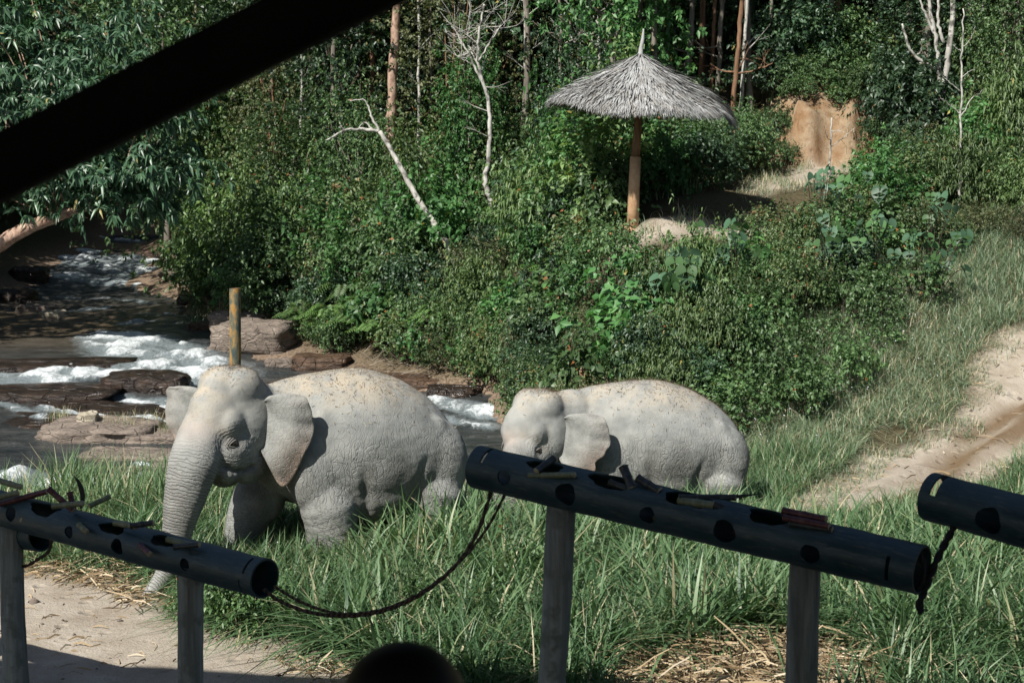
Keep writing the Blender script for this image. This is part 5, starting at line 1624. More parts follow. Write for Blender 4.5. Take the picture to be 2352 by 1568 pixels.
# bright green tree behind the parasol
K['btree'].place(2.9, 45.5, .95, label='bright green tree rising right behind the parasol spike', group='tree behind the parasol')
for k in ('otree',):
    for u, v, s in ((1010, 330, .95), (1090, 340, 1.0), (1170, 330, .95), (960, 300, 1.0)):
        p = hit(u, v, None, 50); K[k].place(p.x, p.y, s)

# ferns
def make_fern(seed, n=26, L=.9):
    rng = np.random.default_rng(seed)
    root = empty('fern')
    Bs, Ds, Ns, Ls, Ws, mb = [], [], [], [], [], MB()
    for q in range(n):
        az = rng.uniform(0, 6.283); el = rng.uniform(.5, 1.25); l = L * rng.uniform(.7, 1.15)
        h = np.array([math.cos(az), math.sin(az), 0])
        P = smooth_path([(0, 0, 0), h * l * .35 * math.cos(el) + [0, 0, l * .5 * math.sin(el)], h * l * .75 * math.cos(el) + [0, 0, l * .66 * math.sin(el)], h * l * (1.05 * math.cos(el) + .12) + [0, 0, l * .5 * math.sin(el)]], 20)
        mb.tube(P[::3], .005, 4, 0, False)
        T = unit(np.gradient(P, axis=0)); S = unit(np.cross(T, [0, 0, 1.0]))
        for i in range(3, 20):
            w = .17 * L * math.sin(math.pi * (i - 1) / 21) + .02
            for sg in (-1, 1):
                Bs.append(P[i]); Ds.append(S[i] * sg + T[i] * .35); Ns.append(np.cross(S[i], T[i]) + rng.normal(0, .15, 3)); Ls.append(w); Ws.append(.021 * L)
    Ns = np.array(Ns); Ns *= np.sign(Ns[:, 2:3])
    V, T, m = leaf_geo(np.array(Bs), np.array(Ds), Ns, np.array(Ls), np.array(Ws), .15)
    a = np.tile(np.clip(rng.normal(.5, .2, len(Bs)), 0, 1), m)
    link('frond', np_mesh('frond', V, [T], False, {'a': a}), L_FERN, root)
    link('stalk', mb.mesh('stalk'), B_DARK, root)
    return root
K['fern'] = Kind([make_fern(400 + i) for i in range(2)], 'bright fern with arching fronds low in the bank thicket', 'fern', 'ferns in the bank thicket')
for u, v, s in ((800, 740, 1.3), (860, 745, 1.4), (905, 720, 1.2), (830, 775, 1.2), (770, 770, 1.1), (930, 765, 1.2), (880, 790, 1.1), (700, 760, 1.0), (560, 470, 1.3), (1180, 540, 1.3), (1130, 560, 1.2), (1290, 640, 1.0), (960, 690, 1.2), (1000, 780, 1.0)):
    p = hit(u, v); K['fern'].place(p.x, p.y - .6, s, dz=.35)

# large-leaved rosette tree leaning over the river from the left bank
def rosette_tree():
    rng = np.random.default_rng(501)
    b = Vector((-17.0, 42.5, gz(-17.0, 42.5)))
    root = empty('leaning_tree', b)
    mb = MB()
    inv = lambda p: np.array(p) - np.array(b)
    limb = [(0, 0, -.3), inv(at(-60, 605, 41.5)), inv(at(0, 560, 41.2)), inv(at(70, 520, 41.0)), inv(at(150, 490, 40.8)), inv(at(240, 460, 41)), inv(at(330, 420, 41.3))]
    P = smooth_path(limb, 34)
    mb.tube(P, np.interp(np.linspace(0, 1, 34), [0, .3, .6, 1], [.26, .20, .15, .05]), 14, 0, False, .05, rng)
    Vs, Ts, As, n = [], [], [], 0
    masses = [((60, 210, 42.5), (3.4, 2.2, 1.9), 95, 14), ((230, 280, 42), (2.6, 2.0, 1.5), 70, 12), ((130, 400, 41.5), (2.3, 1.6, 1.0), 60, 12), ((250, 480, 41.2), (1.5, 1.3, .55), 34, 9), ((330, 400, 41.5), (1.75, 1.6, .85), 46, 9), ((30, 90, 43.5), (3.0, 2.0, 1.7), 60, 10), ((-120, 320, 42), (2.6, 2.2, 2.4), 50, 8)]
    tip = []
    for (u, v, D), R3, nt, nc in masses:
        c = inv(at(u, v, D))
        V, T, a, C = clumped_foliage(rng, R3, c, nc + 10, nt * 5, 13, .27, .040, droop=.45, twig=.18, low=-.7, clump_r=.22, five=True, rosette=True)
        Vs.append(V); Ts.append(T + n); As.append(a); n += len(V)
        for k in rng.choice(len(C), 5, replace=False):
            j = int(np.argmin(np.linalg.norm(P - c, axis=1)))
            s = P[int(np.clip(j - rng.integers(0, 8), 19 + rng.integers(0, 12), 33))]
            mb.tube(smooth_path([s, s * .5 + C[k] * .5 + rng.normal(0, .2, 3), C[k]], 8), np.linspace(.03, .01, 8), 6, 0, False)
    link('crown', np_mesh('crown', np.vstack(Vs), [np.vstack(Ts)], False, {'a': np.concatenate(As)}), L_GLOSS, root)
    link('trunk', mb.mesh('trunk', True), B_MANGO, root)
    tag(root, 'leaning tree with long glossy leaves in rosettes overhanging the river', 'tree')
rosette_tree()

# bare and pale trunks picked out against the wood
def bare_tree(name, lines, mat, label, seed, twigs=0, base_r=None):
    """lines: list of ([(u, v, D)...], r0, r1); the first starts at the ground"""
    rng = np.random.default_rng(seed)
    p0 = at(*lines[0][0][0])
    root = empty(name, (p0.x, p0.y, p0.z))
    g = gz(p0.x, p0.y)
    for li, (pts, r0, r1) in enumerate(lines):
        mb = MB()
        P = [np.array(at(*q)) - np.array(p0) for q in pts]
        if li == 0:
            P = [P[0] + np.array([0, 0, min(-.3, g - p0.z - .3)])] + P
        nn = max(10, 5 * len(P))
        Q = smooth_path(P, nn)
        Q[2:-1] += rng.normal(0, .012, (nn - 3, 3))
        mb.tube(Q, np.linspace(r0, r1, nn), 9, 0, True, .06, rng)
        if twigs:
            for k in range(twigs):
                j = rng.integers(nn // 2, nn); s = Q[j]
                d = unit(np.array([rng.normal(0, 1), rng.normal(0, .5), abs(rng.normal(.6, .5))])); l = rng.uniform(.3, 1.0)
                m = s + d * l * .5 + rng.normal(0, .06, 3); e = s + d * l + np.array([0, 0, .12])
                mb.tube(smooth_path([s, m, e], 6), np.linspace(max(.012, r1 * .6), .004, 6), 5, 0, False)
                for q in range(2):
                    d2 = unit(d + rng.normal(0, .5, 3)); mb.tube([m, m + d2 * l * .45], [.007, .003], 4, 0, False)
        mb.build('trunk' if li == 0 else 'branch', mat, root, True)
    tag(root, label, 'tree', 'slim trunks among the front trees' if 'standing among' in label else None)
bare_tree('dead_leaning_tree', [([(1032, 580, 42), (1000, 520, 42.1), (950, 440, 42.3), (905, 355, 42.5), (872, 302, 42.6)], .10, .055), ([(872, 302, 42.6), (830, 297, 42.6), (790, 300, 42.5), (750, 322, 42.4)], .05, .02),
    ([(872, 302, 42.6), (852, 262, 42.6), (838, 232, 42.6), (800, 230, 42.5)], .035, .012), ([(858, 300, 42.6), (838, 282, 42.6), (820, 300, 42.6)], .025, .01), ([(790, 300, 42.5), (785, 290, 42.5), (780, 280, 42.5)], .018, .008)], B_PALE, 'dead pale trunk leaning over the bank thicket with one crooked bough', 1)
bare_tree('pale_sapling', [([(1134, 512, 44.2), (1130, 470, 44.2), (1115, 420, 44.2), (1122, 370, 44.2), (1126, 280, 44.2), (1118, 215, 44.2), (1098, 150, 44.2), (1100, 80, 44.2), (1112, 10, 44.2)], .10, .025), ([(1116, 205, 44.2), (1090, 150, 44.2), (1065, 105, 44.2), (1040, 60, 44.2)], .04, .012), ([(1100, 140, 44.2), (1130, 90, 44.2), (1160, 50, 44.2)], .03, .01), ([(1098, 150, 44.2), (1075, 95, 44.4), (1078, 30, 44.2)], .025, .008), ([(1090, 150, 44.2), (1050, 130, 44.2)], .02, .006)], B_PALE, 'slender white-barked tree with a bare twiggy top above the bank', 2, 10)
bare_tree('grey_trunk', [([(787, 420, 52), (780, 380, 52), (770, 335, 52), (750, 315, 52), (742, 295, 52)], .12, .05), ([(770, 335, 52), (768, 290, 52), (765, 240, 52)], .06, .03)], B_GREY, 'pale grey forked trunk behind the dead leaning bough', 3)
bare_tree('brown_trunk', [([(895, 330, 48.6), (900, 240, 48.6), (902, 160, 48.6), (908, 80, 48.6), (915, -40, 48.6)], .17, .12)], B_MANGO, 'stout brown blotched trunk lit among dark foliage', 4)
bare_tree('bare_branchy_tree', [([(1378, 260, 48), (1378, 160, 48), (1376, 60, 48), (1378, -30, 48)], .075, .035), ([(1376, 190, 48), (1350, 145, 48), (1325, 105, 48), (1300, 70, 48)], .03, .008), ([(1376, 110, 48), (1340, 70, 48), (1310, 20, 48)], .03, .008), ([(1377, 140, 48), (1400, 90, 48), (1420, 50, 48)], .022, .008), ([(1376, 60, 48), (1350, 20, 48), (1330, -20, 48)], .022, .008)], B_PALE, 'bare branchy pale tree left of the parasol spike', 5, 9)
bare_tree('slim_trunk', [([(1682, 270, 45), (1690, 180, 45), (1697, 90, 45), (1706, -30, 45)], .075, .06), ([(1690, 170, 45), (1740, 160, 45), (1775, 145, 45)], .03, .012)], B_BROWN, 'slim reddish trunk behind the parasol with one side branch', 6, 4)
bare_tree('slim_trunk', [([(1700, 275, 45.4), (1706, 190, 45.4), (1712, 90, 45.4), (1718, -30, 45.4)], .06, .045)], B_PALE, 'slim white trunk close beside the reddish trunk', 7, 3)
bare_tree('slim_trunk', [([(1645, 240, 46.5), (1652, 150, 46.5), (1655, 60, 46.5), (1658, -30, 46.5)], .08, .06)], B_GREY, 'slim grey trunk behind the parasol roof edge', 8, 4)
bare_tree('slim_trunk', [([(1632, 240, 47.2), (1636, 150, 47.2), (1640, 60, 47.2), (1644, -30, 47.2)], .07, .05)], B_BROWN, 'slim brown trunk beside the grey one behind the parasol', 9, 4)
bare_tree('slim_trunk', [([(1772, 250, 46.5), (1770, 150, 46.5), (1770, 50, 46.5), (1776, -30, 46.5)], .06, .05)], B_GREY, 'slim grey trunk standing alone left of the earth bank', 10, 4)
bare_tree('slim_trunk', [([(1572, 200, 46.5), (1585, 120, 46.5), (1588, 40, 46.5), (1590, -30, 46.5)], .10, .07)], B_GREY, 'grey trunk above the parasol roof', 11, 3)
bare_tree('slim_trunk', [([(1145, 330, 52), (1150, 220, 52), (1152, 120, 52), (1156, -30, 52)], .09, .06)], B_BROWN, 'brown slender trunk behind the white-barked tree', 12, 3)
bare_tree('slim_trunk', [([(1250, 160, 54), (1246, 80, 54), (1242, -30, 54)], .07, .06)], B_BROWN, 'brown slender trunk rising out of the top of the wood', 13, 2)
bare_tree('slim_trunk', [([(1942, 120, 52), (1940, 50, 52), (1935, -40, 52)], .07, .06)], B_GREY, 'pale grey trunk above the earth bank', 14, 2)
for i, (u, vb, D, r, m) in enumerate(((962, 330, 49, .05, B_PALE), (985, 300, 50, .05, B_GREY), (1060, 330, 49.5, .045, B_PALE), (1205, 300, 48.5, .045, B_PALE), (1292, 240, 48, .05, B_GREY), (1418, 200, 47, .05, B_PALE), (1535, 190, 47.5, .05, B_GREY), (1832, 150, 47.5, .045, B_PALE), (1885, 140, 48, .05, B_GREY), (2020, 150, 47, .05, B_PALE), (2062, 170, 47.5, .045, B_GREY), (2262, 200, 45, .05, B_PALE), (2318, 180, 46, .06, B_GREY), (690, 300, 52, .05, B_PALE), (620, 260, 54, .05, B_GREY))):
    k = math.sin(i * 7.3) * 14
    bare_tree('slim_trunk', [([(u, vb, D), (u + k * .5, vb * .6, D), (u + k * .2, vb * .2, D), (u + k, -50, D)], r, r * .7)], m, ('slim pale trunk' if m is B_PALE else 'slim grey trunk') + ' standing among the front trees of the wood', 40 + i, 5)
bare_tree('white_forked_tree', [([(2142, 340, 42.5), (2150, 290, 42.5), (2160, 240, 42.5), (2172, 170, 42.5), (2182, 90, 42.5), (2188, 20, 42.5), (2186, -60, 42.5)], .11, .06), ([(2156, 262, 42.5), (2158, 190, 42.5), (2152, 110, 42.5), (2140, 40, 42.5), (2128, -30, 42.5)], .07, .04), ([(2150, 160, 42.5), (2100, 128, 42.4), (2082, 92, 42.3), (2072, 55, 42.3)], .05, .025),
    ([(2168, 100, 42.5), (2155, 50, 42.5), (2160, -30, 42.5)], .045, .03), ([(2146, 80, 42.5), (2120, 20, 42.5), (2105, -30, 42.5)], .035, .02), ([(2100, 128, 42.4), (2115, 118, 42.4), (2116, 90, 42.4)], .015, .006)], B_PALE, 'white forked tree with a bent bough above the right-hand bushes', 15)
bare_tree('thin_sapling', [([(2200, 505, 36), (2204, 430, 36), (2206, 330, 36), (2207, 220, 36), (2210, 110, 36), (2212, 20, 36)], .042, .014), ([(2205, 270, 36), (2230, 230, 36), (2260, 205, 36)], .016, .005), ([(2205, 262, 36), (2180, 240, 36), (2160, 225, 36)], .013, .004), ([(2207, 210, 36), (2180, 190, 36), (2165, 175, 36)], .011, .004), ([(2208, 180, 36), (2225, 165, 36), (2240, 162, 36)], .011, .004), ([(2209, 120, 36), (2190, 105, 36)], .010, .004), ([(2209, 110, 36), (2230, 90, 36), (2240, 60, 36)], .010, .004)], B_PALE, 'thin straight sapling with sparse side twigs on the right slope', 16)
bare_tree('thin_sapling', [([(1904, 440, 40.5), (1906, 380, 40.5), (1908, 320, 40.5), (1910, 270, 40.5)], .035, .018)], B_PALE, 'thin short sapling standing before the earth bank', 17, 4)
bare_tree('dead_twig', [([(905, 705, 40.5), (898, 675, 40.5), (885, 650, 40.5), (870, 640, 40.5)], .025, .01), ([(895, 670, 40.5), (870, 668, 40.5)], .012, .005)], B_PALE, 'short dead twig poking out above the ferns', 18)

# big heart-shaped leaves on climbing stems
def heart_leaf_mesh():
    bm = []
    n = 20
    t = np.linspace(0, 2 * np.pi, n, endpoint=False)
    x = .5 * (16 * np.sin(t) ** 3) / 16
    y = (13 * np.cos(t) - 5 * np.cos(2 * t) - 2 * np.cos(3 * t) - np.cos(4 * t)) / 16
    # tip along +x of the leaf, base at origin
    V = np.stack([(.45 - y) * .62, x * .95, .10 * np.abs(x) + .05 * np.cos(y * 3)], -1)
    mid = np.array([[.12, 0, -.02], [.42, 0, -.03], [.72, 0, -.04]])
    V = np.vstack([V, mid])
    c = [n, n + 1, n + 2]
    F = []
    for i in range(n):
        j = (i + 1) % n
        m = (V[i, 0] + V[j, 0]) / 2
        k = c[0] if m < .27 else c[1] if m < .57 else c[2]
        F.append((i, j, k))
    V[:, 2] -= .18 * V[:, 0] ** 2
    return np_mesh('heart_leaf', V, [np.array(F)], True, {'a': np.full(len(V), .5)})
L_HEART = [leaf_material('heart_leaf_a', [(0, (.055, .120, .065)), (1, (.055, .120, .065))], .48, .2, .4, .6), leaf_material('heart_leaf_b', [(0, (.065, .145, .048)), (1, (.065, .145, .048))], .5, .28, .35, .5)]
HM_ = []
for m in L_HEART:
    me = heart_leaf_mesh(); me.materials.append(m); HM_.append(me)
def heart_plant(u, v, n, spread, size, label, seed, h=1.0):
    rng = np.random.default_rng(seed)
    p = hit(u, v)
    root = empty('heart_leaf_plant', (p.x, p.y, gz(p.x, p.y)))
    for k in range(n):
        pos = np.array([rng.normal(0, spread), rng.normal(-.55, .3), h * rng.uniform(.55, 1.25)])
        mb = MB(); b = np.array([pos[0] * .3, pos[1] * .3, -.05])
        mb.tube(smooth_path([b, b * .4 + pos * .6 + [0, 0, .12], pos], 7), np.linspace(.012, .005, 7), 5, 0, False)
        st = mb.build('stem', B_DARK, root)
        o = link('leaf', HM_[int(rng.random() < .35)], None, st)
        o.location = pos
        s = size * rng.uniform(.75, 1.45)
        o.scale = (s, s, s)
        o.rotation_euler = (rng.normal(0, .35), R(rng.uniform(35, 88)), rng.uniform(0, 6.28) if rng.random() < .3 else R(-90) + rng.normal(0, .8))
    tag(root, label, 'plant')
heart_plant(1580, 770, 19, .42, .36, 'big heart-leaved plant on the slope just above the smaller elephant', 1, 1.35)
heart_plant(1680, 700, 14, .4, .30, 'heart-leaved plant in shade next to the largest one', 2, 1.35)
heart_plant(1880, 590, 18, .35, .30, 'heart-leaved plant climbing through the shrub below the terrace path', 3, 1.62)
heart_plant(1900, 660, 16, .45, .28, 'heart-leaved plant among dry leaves in the middle of the slope', 4, 1.22)
heart_plant(2010, 640, 12, .35, .27, 'heart-leaved plant where the thicket meets the grass', 5, 1.22)
heart_plant(2120, 690, 16, .4, .30, 'heart-leaved plant out in the open grass near the road', 6, 1.08)
heart_plant(2130, 600, 7, .15, .28, 'single tall heart-leaved stem near the olive bushes', 7, 1.22)
heart_plant(2000, 560, 11, .3, .26, 'heart-leaved plant below the big dark bush', 8, 1.35)

# ------------------------------------------------------------ grass
def grass_blades(rng, xy, length, width, bend, lean_dir=None, colmu=.5, colsd=.2, seg=3, dry=.06, zoff=-.02, stiff=1.0):
    """tapering curved blades rooted at xy; returns verts, faces, colours"""
    n = len(xy)
    z = ground_z(xy[:, 0], xy[:, 1]) + zoff
    root = np.column_stack([xy, z])
    az = rng.uniform(0, 2 * np.pi, n) if lean_dir is None else lean_dir + rng.normal(0, .8, n)
    h = np.column_stack([np.cos(az), np.sin(az), np.zeros(n)])
    L = length * rng.uniform(.55, 1.25, n); b = np.clip(bend * rng.lognormal(-.1, .55, n), 0, 1.9)
    az2 = az + np.pi / 2 + rng.normal(0, .4, n)
    s = np.column_stack([np.cos(az2), np.sin(az2), np.zeros(n)])
    W = width * rng.uniform(.6, 1.3, n)
    rows = []
    for i in range(seg + 1):
        t = i / seg
        horiz = b * t ** 2 * L
        vert = L * (t * (1 - .12 * b) - np.minimum(b, 1.6) ** 2 * .30 * t ** 2.6)
        c = root + h * horiz[:, None] + np.array([0, 0, 1.0]) * vert[:, None] * stiff
        w = W * (1 - t ** 1.8) * (.75 + .5 * t if t < .5 else 1)
        if i < seg:
            rows.append(c - s * w[:, None]); rows.append(c + s * w[:, None])
        else:
            rows.append(c)
    V = np.concatenate(rows)
    k = np.arange(n)
    Q = [np.stack([k + 2 * i * n, k + (2 * i + 1) * n, k + (2 * i + 3) * n, k + (2 * i + 2) * n], -1) for i in range(seg - 1)]
    T = np.stack([k + 2 * (seg - 1) * n, k + (2 * seg - 1) * n, k + 2 * seg * n], -1)
    c = np.clip(rng.normal(colmu, colsd, n), 0, .84)
    c = np.where(rng.random(n) < dry, rng.uniform(.88, 1.0, n), c)
    return V, [np.vstack(Q)], T, np.tile(c, 2 * seg + 1)
def grass_patch(name, label, rng, xy, **kw):
    V, Q, T, c = grass_blades(rng, xy, **kw)
    o = link(name, np_mesh(name, V, Q + [T], False, {'a': c}), M_SLOPE if name in ('slope_grass', 'hillside_grass', 'verge_grass', 'dry_path_grass') else M_GRASS)
    tag(o, label, 'grass', kind='stuff')
    return o
M_GRASS = leaf_material('grass_blade', [(0, (.032, .080, .032)), (.4, (.074, .148, .060)), (.82, (.155, .240, .112)), (.88, (.36, .31, .18)), (1, (.50, .45, .30))], .45, .3, .4, 0.0)
M_SLOPE = leaf_material('slope_grass_blade', [(0, (.07, .125, .070)), (.4, (.135, .205, .120)), (.84, (.235, .310, .195)), (.88, (.36, .31, .19)), (1, (.50, .45, .33))], .5, .32, .35, 0.0)
def pick(rng, n, box, test, clump=0, cr=.12):
    x0, x1, y0, y1 = box
    if clump:
        cx = rng.uniform(x0, x1, clump); cy = rng.uniform(y0, y1, clump)
        i = rng.integers(0, clump, n)
        x = cx[i] + rng.normal(0, cr, n); y = cy[i] + rng.normal(0, cr, n)
    else:
        x = rng.uniform(x0, x1, n); y = rng.uniform(y0, y1, n)
    m = test(x, y)
    return np.column_stack([x, y])[m]
def dry_land(x, y):
    return (ground_z(x, y, False) > water_z(x, y) - .02) | (x > 1.5) | (y < 24.2)
wobf = lambda x, y: (fbm(np.stack([x, y], -1), 1.3, 4) - .5) * .8
# where big feet stand the grass is trodden down
FEET = [(-2.0, 18.5), (-3.1, 18.7)]
g = np.random.default_rng(900)
def field(x, y):
    w = wobf(x, y)
    ok = (poly_sd(x, y, YARD) + w * .5 > .1) & (poly_sd(x, y, ROAD) + w * .8 > .12) & dry_land(x, y)
    ok &= ~((x < -3.4) & (y < 18.6) & (poly_sd(x, y, YARD) < .5))
    ok &= ~((poly_sd(x, y, [(.8, 13.8), (3.4, 13.8), (3.5, 15.3), (2.4, 15.7), (1.0, 15.1)]) + w * .5) < 0)
    return ok
# tall broad-bladed grass in front of and round the elephants
low_road = lambda x, y: field(x, y) & (poly_sd(x, y, ROAD) > np.where(x > 2.6, .9, .2)) & ~((x > 3.0) & (y > 19.8) & (y < 22.6))
xy = pick(g, 38000, (-4.6, 7.5, 14.6, 22.4), low_road, 640, .17)
near_e1 = (np.hypot(xy[:, 0] + 2.1, (xy[:, 1] - 18.6) * .8) < 1.5) & (xy[:, 1] > 17)
front_e1 = (xy[:, 0] > -4.0) & (xy[:, 0] < -.6) & (xy[:, 1] > 16.2)
tall = xy[~front_e1]
grass_patch('tall_grass', 'tall broad-bladed green grass filling the field before the smaller elephant', g, tall, length=.78, width=.019, bend=1.05, colmu=.40, colsd=.26, dry=.045)
grass_patch('low_grass', 'trodden lower grass round the feet of the big elephant', g, np.vstack([xy[front_e1], pick(g, 22000, (-4.4, -.4, 16.2, 20.4), field, 700, .14)]), length=.60, width=.014, bend=1.05, colmu=.45, colsd=.26, dry=.06)
xy = pick(g, 9000, (2.6, 7, 19.6, 24), lambda x, y: field(x, y), 500, .16)
grass_patch('short_grass', 'short grass where the field meets the muddy road', g, xy, length=.24, width=.009, bend=1.0, colmu=.5, dry=.14)
xy = pick(g, 8200, (-1.6, 6.2, 15.2, 19.8), low_road, 190, .2)
grass_patch('cane_grass', 'broad cane-like grass leaves standing above the field behind the long pipe', g, xy, length=.95, width=.024, bend=.95, colmu=.55, dry=.04, seg=4)
xy = pick(g, 18000, (-2.6, 7.5, 13.2, 16.6), lambda x, y: field(x, y) & (y > 13.6), 420, .2)
grass_patch('tall_grass', 'long arching grass in the shade in front of the posts', g, xy, length=.70, width=.014, bend=.9, colmu=.35, dry=.06)
xy = pick(g, 30000, (-3, 5.2, 20, 25.6), field, 1500, .2)
grass_patch('tall_grass', 'tall green grass behind the elephants along the river edge', g, xy, length=.50, width=.009, bend=.7, colmu=.5, dry=.06)
# river-edge grass on the left
xy = pick(g, 26000, (-9.5, -2.4, 18.2, 24.6), lambda x, y: field(x, y) & (ground_z(x, y, False) > -.62), 520, .2)
grass_patch('river_edge_grass', 'tufted long grass between the sandy yard and the river', g, xy, length=.50, width=.010, bend=.85, colmu=.55, dry=.10)
xy = pick(g, 2600, (-7.2, -3.6, 20.2, 23.2), lambda x, y: field(x, y), 26, .14)
grass_patch('reed_tuft', 'tall reed blades standing against the foaming water', g, xy, length=.95, width=.015, bend=.6, colmu=.6, dry=.08)
# fine pale grass on the slope
SLOPE = [(1.0, 25), (4.6, 24.6), (5.5, 26.4), (7.0, 27.1), (7.9, 28.9), (8.6, 30.4), (9.2, 33.2), (9.4, 36), (6.4, 33.6), (4.8, 31.4), (2.5, 29.0)]
def slope(x, y):
    return (poly_sd(x, y, SLOPE) + wobf(x, y) * 1.2 < .35) & (poly_sd(x, y, ROAD) + wobf(x, y) * .8 > .02)
xy = pick(g, 120000, (.2, 10, 24, 37), slope, 5200, .16)
grass_patch('slope_grass', 'fine pale green grass covering the slope beside the dirt road', g, xy, length=.38, width=.0075, bend=1.2, colmu=.70, colsd=.26, dry=.22)
def verge(x, y):
    d = poly_sd(x, y, ROAD) + wobf(x, y) * .8
    return (d > -.42) & (d < .45)
xy = pick(g, 36000, (8.0, 16, 29.6, 38), lambda x, y: (poly_sd(x, y, ROAD) + wobf(x, y) * .6 > .15) & ~in_poly(x, y, SLOPE), 1700, .2)
grass_patch('hillside_grass', 'rough grass on the hillside above the end of the dirt road', g, xy, length=.42, width=.009, bend=.9, colmu=.55, dry=.14)
xy = pick(g, 30000, (3.4, 12, 21.5, 34), verge, 1200, .14)
grass_patch('verge_grass', 'short straw-coloured grass along the edges of the dirt road', g, xy, length=.20, width=.006, bend=1.0, colmu=.55, dry=.45)
xy = pick(g, 30000, (5.6, 14, 20.5, 29), lambda x, y: (poly_sd(x, y, ROAD) + wobf(x, y) * .6 > .2) & (x > 5.9 + (y - 22.6) * .62), 1500, .2)
grass_patch('roadside_grass', 'green grass on the low bank beyond the muddy road', g, xy, length=.42, width=.009, bend=.8, colmu=.45, dry=.08)
# rough undergrowth below the shrubs
def under(x, y):
    return (in_poly(x, y, BANK) | in_poly(x, y, RIGHT) | in_poly(x, y, BACK)) & (terr_sd(x, y) + wobf(x, y) > .1)
xy = pick(g, 60000, (-10, 14, 26, 52), under, 3400, .22)
grass_patch('undergrowth', 'rough grassy undergrowth below the thicket', g, xy, length=.55, width=.012, bend=.8, colmu=.4, dry=.12)
xy = pick(g, 9000, (2, 10.5, 34.6, 44), lambda x, y: (terr_sd(x, y) + wobf(x, y) * 1.6 < .5) & (terr_sd(x, y) + wobf(x, y) * 1.6 > -.45), 420, .14)
grass_patch('dry_path_grass', 'dry brownish grass along the terrace path', g, xy, length=.34, width=.008, bend=.9, colmu=.5, dry=.5)
xy = pick(g, 4200, (-8.6, -6.2, 43.5, 47.5), lambda x, y: ground_z(x, y, False) > water_z(x, y), 60, .2)
grass_patch('dry_bank_grass', 'dry reddish grass on the stony bank behind the rusty post', g, xy, length=.65, width=.008, bend=.7, colmu=.7, dry=.55)
# tufts on the sandstone slabs
for (u, v), lab in (((270, 992), 'wispy dry grass on the sandstone slab'), ((300, 1000), 'dry grass tuft by the slab end'), ((345, 985), 'dry grass tuft beside the big elephant trunk'), ((140, 975), 'small dry tuft in the shallows'), ((385, 1005), 'dry grass tuft under the elephant ear')):
    p = hit(u, v, water_z, 22)
    n = 90
    x = p.x + g.normal(0, .16, n); y = p.y + g.normal(0, .16, n)
    V, Q, T, c = grass_blades(g, np.column_stack([x, y]), .30, .005, .5, None, .7, .1, 3, .7)
    V[:, 2] += (p.z + .12) - V[:n, 2].mean()
    tag(link('grass_tuft', np_mesh('grass_tuft', V, Q + [T], False, {'a': c}), M_GRASS), lab, 'grass', kind='stuff')
# leafy weeds in the grass
for x, y in scatter([(-3.6, 16.6), (-2.0, 16.1), (-1.2, 15.2), (2, 15.2), (6, 15), (6.4, 19), (1, 19), (-2.6, 17.6)], 14, g, .35):
    K['weed'].place(x, y, g.uniform(.4, .7), label='low leafy weed in the field before the feeding pipes', group='weeds in the field')
for u, v, s in ((480, 1432, .55), (530, 1448, .6), (445, 1420, .45), (590, 1448, .6), (640, 1440, .6)):
    p = hit(u, v); K['weed'].place(p.x, p.y, s, label='low leafy weed at the edge of the sandy yard', group='weeds at the yard edge')
for x, y in scatter([(1.6, 26.5), (4.6, 26.5), (7.6, 29.4), (8.4, 31), (6, 31.6), (3.2, 29.4)], 30, g, .45):
    K['weed'].place(x, y, g.uniform(.55, 1.1), label='low leafy weed growing among the slope grass', group='weeds on the slope')

# white and lilac flecks of small flowers
_t = NT('small_flower'); _t.set(color=(.62, .60, .68), rough=.7); M_FLOWER = _t.m
def flowers(n, box, test, h, label):
    xy = pick(g, n, box, test)
    z = ground_z(xy[:, 0], xy[:, 1]) + h * g.uniform(.6, 1.1, len(xy))
    P = np.column_stack([xy, z]); k = len(P)
    a = g.normal(size=(k, 3)); a = unit(a) * .010; b = unit(np.cross(a, g.normal(size=(k, 3)))) * .010
    V = np.concatenate([P - a, P + b, P + a, P - b]); i = np.arange(k)
    tag(link('small_flowers', np_mesh('small_flowers', V, [np.stack([i, i + k, i + 2 * k, i + 3 * k], -1)], False), M_FLOWER), label, 'flowers', kind='stuff')
flowers(420, (1.5, 8.6, 25, 32), slope, .45, 'tiny white flowers scattered in the slope grass')
flowers(130, (-4.2, 2.5, 18, 22), field, .5, 'tiny lilac flowers in the grass near the elephants')

# straw on the ground
_t = NT('dead_stem'); _t.set(color=_t.ramp(_t.attr('a'), [(0, (.05, .04, .03)), (1, (.22, .19, .15))]), rough=.8); M_DEAD = _t.m
def straw(name, n, box, test, label, L=.22, lift=.06, seed=1, flat=.25, mat=None):
    r = np.random.default_rng(seed)
    xy = pick(r, n, box, test)
    k = len(xy)
    z = ground_z(xy[:, 0], xy[:, 1]) + r.uniform(0.004, lift, k)
    P = np.column_stack([xy, z]); az = r.uniform(0, 2 * np.pi, k)
    d = np.column_stack([np.cos(az), np.sin(az), r.normal(0, flat, k)]) * (L * r.uniform(.3, 1.4, k))[:, None]
    s = unit(np.cross(d, [0, 0, 1.0]) + np.column_stack([np.zeros(k), np.zeros(k), r.normal(0, .8, k)])) * r.uniform(.003, .011, k)[:, None]
    m = P + d * .5 + np.column_stack([np.zeros(k), np.zeros(k), r.uniform(0, .03, k)])
    V = np.concatenate([P - s, P + s, m - s, m + s, P + d - s * .6, P + d + s * .6]); i = np.arange(k)
    Q = np.vstack([np.stack([i, i + k, i + 3 * k, i + 2 * k], -1), np.stack([i + 2 * k, i + 3 * k, i + 5 * k, i + 4 * k], -1)])
    tag(link(name, np_mesh(name, V, [Q], False, {'a': np.tile(np.clip(r.normal(.5, .28, k), 0, 1), 6)}), mat or M_STRAW), label, 'straw', kind='stuff')
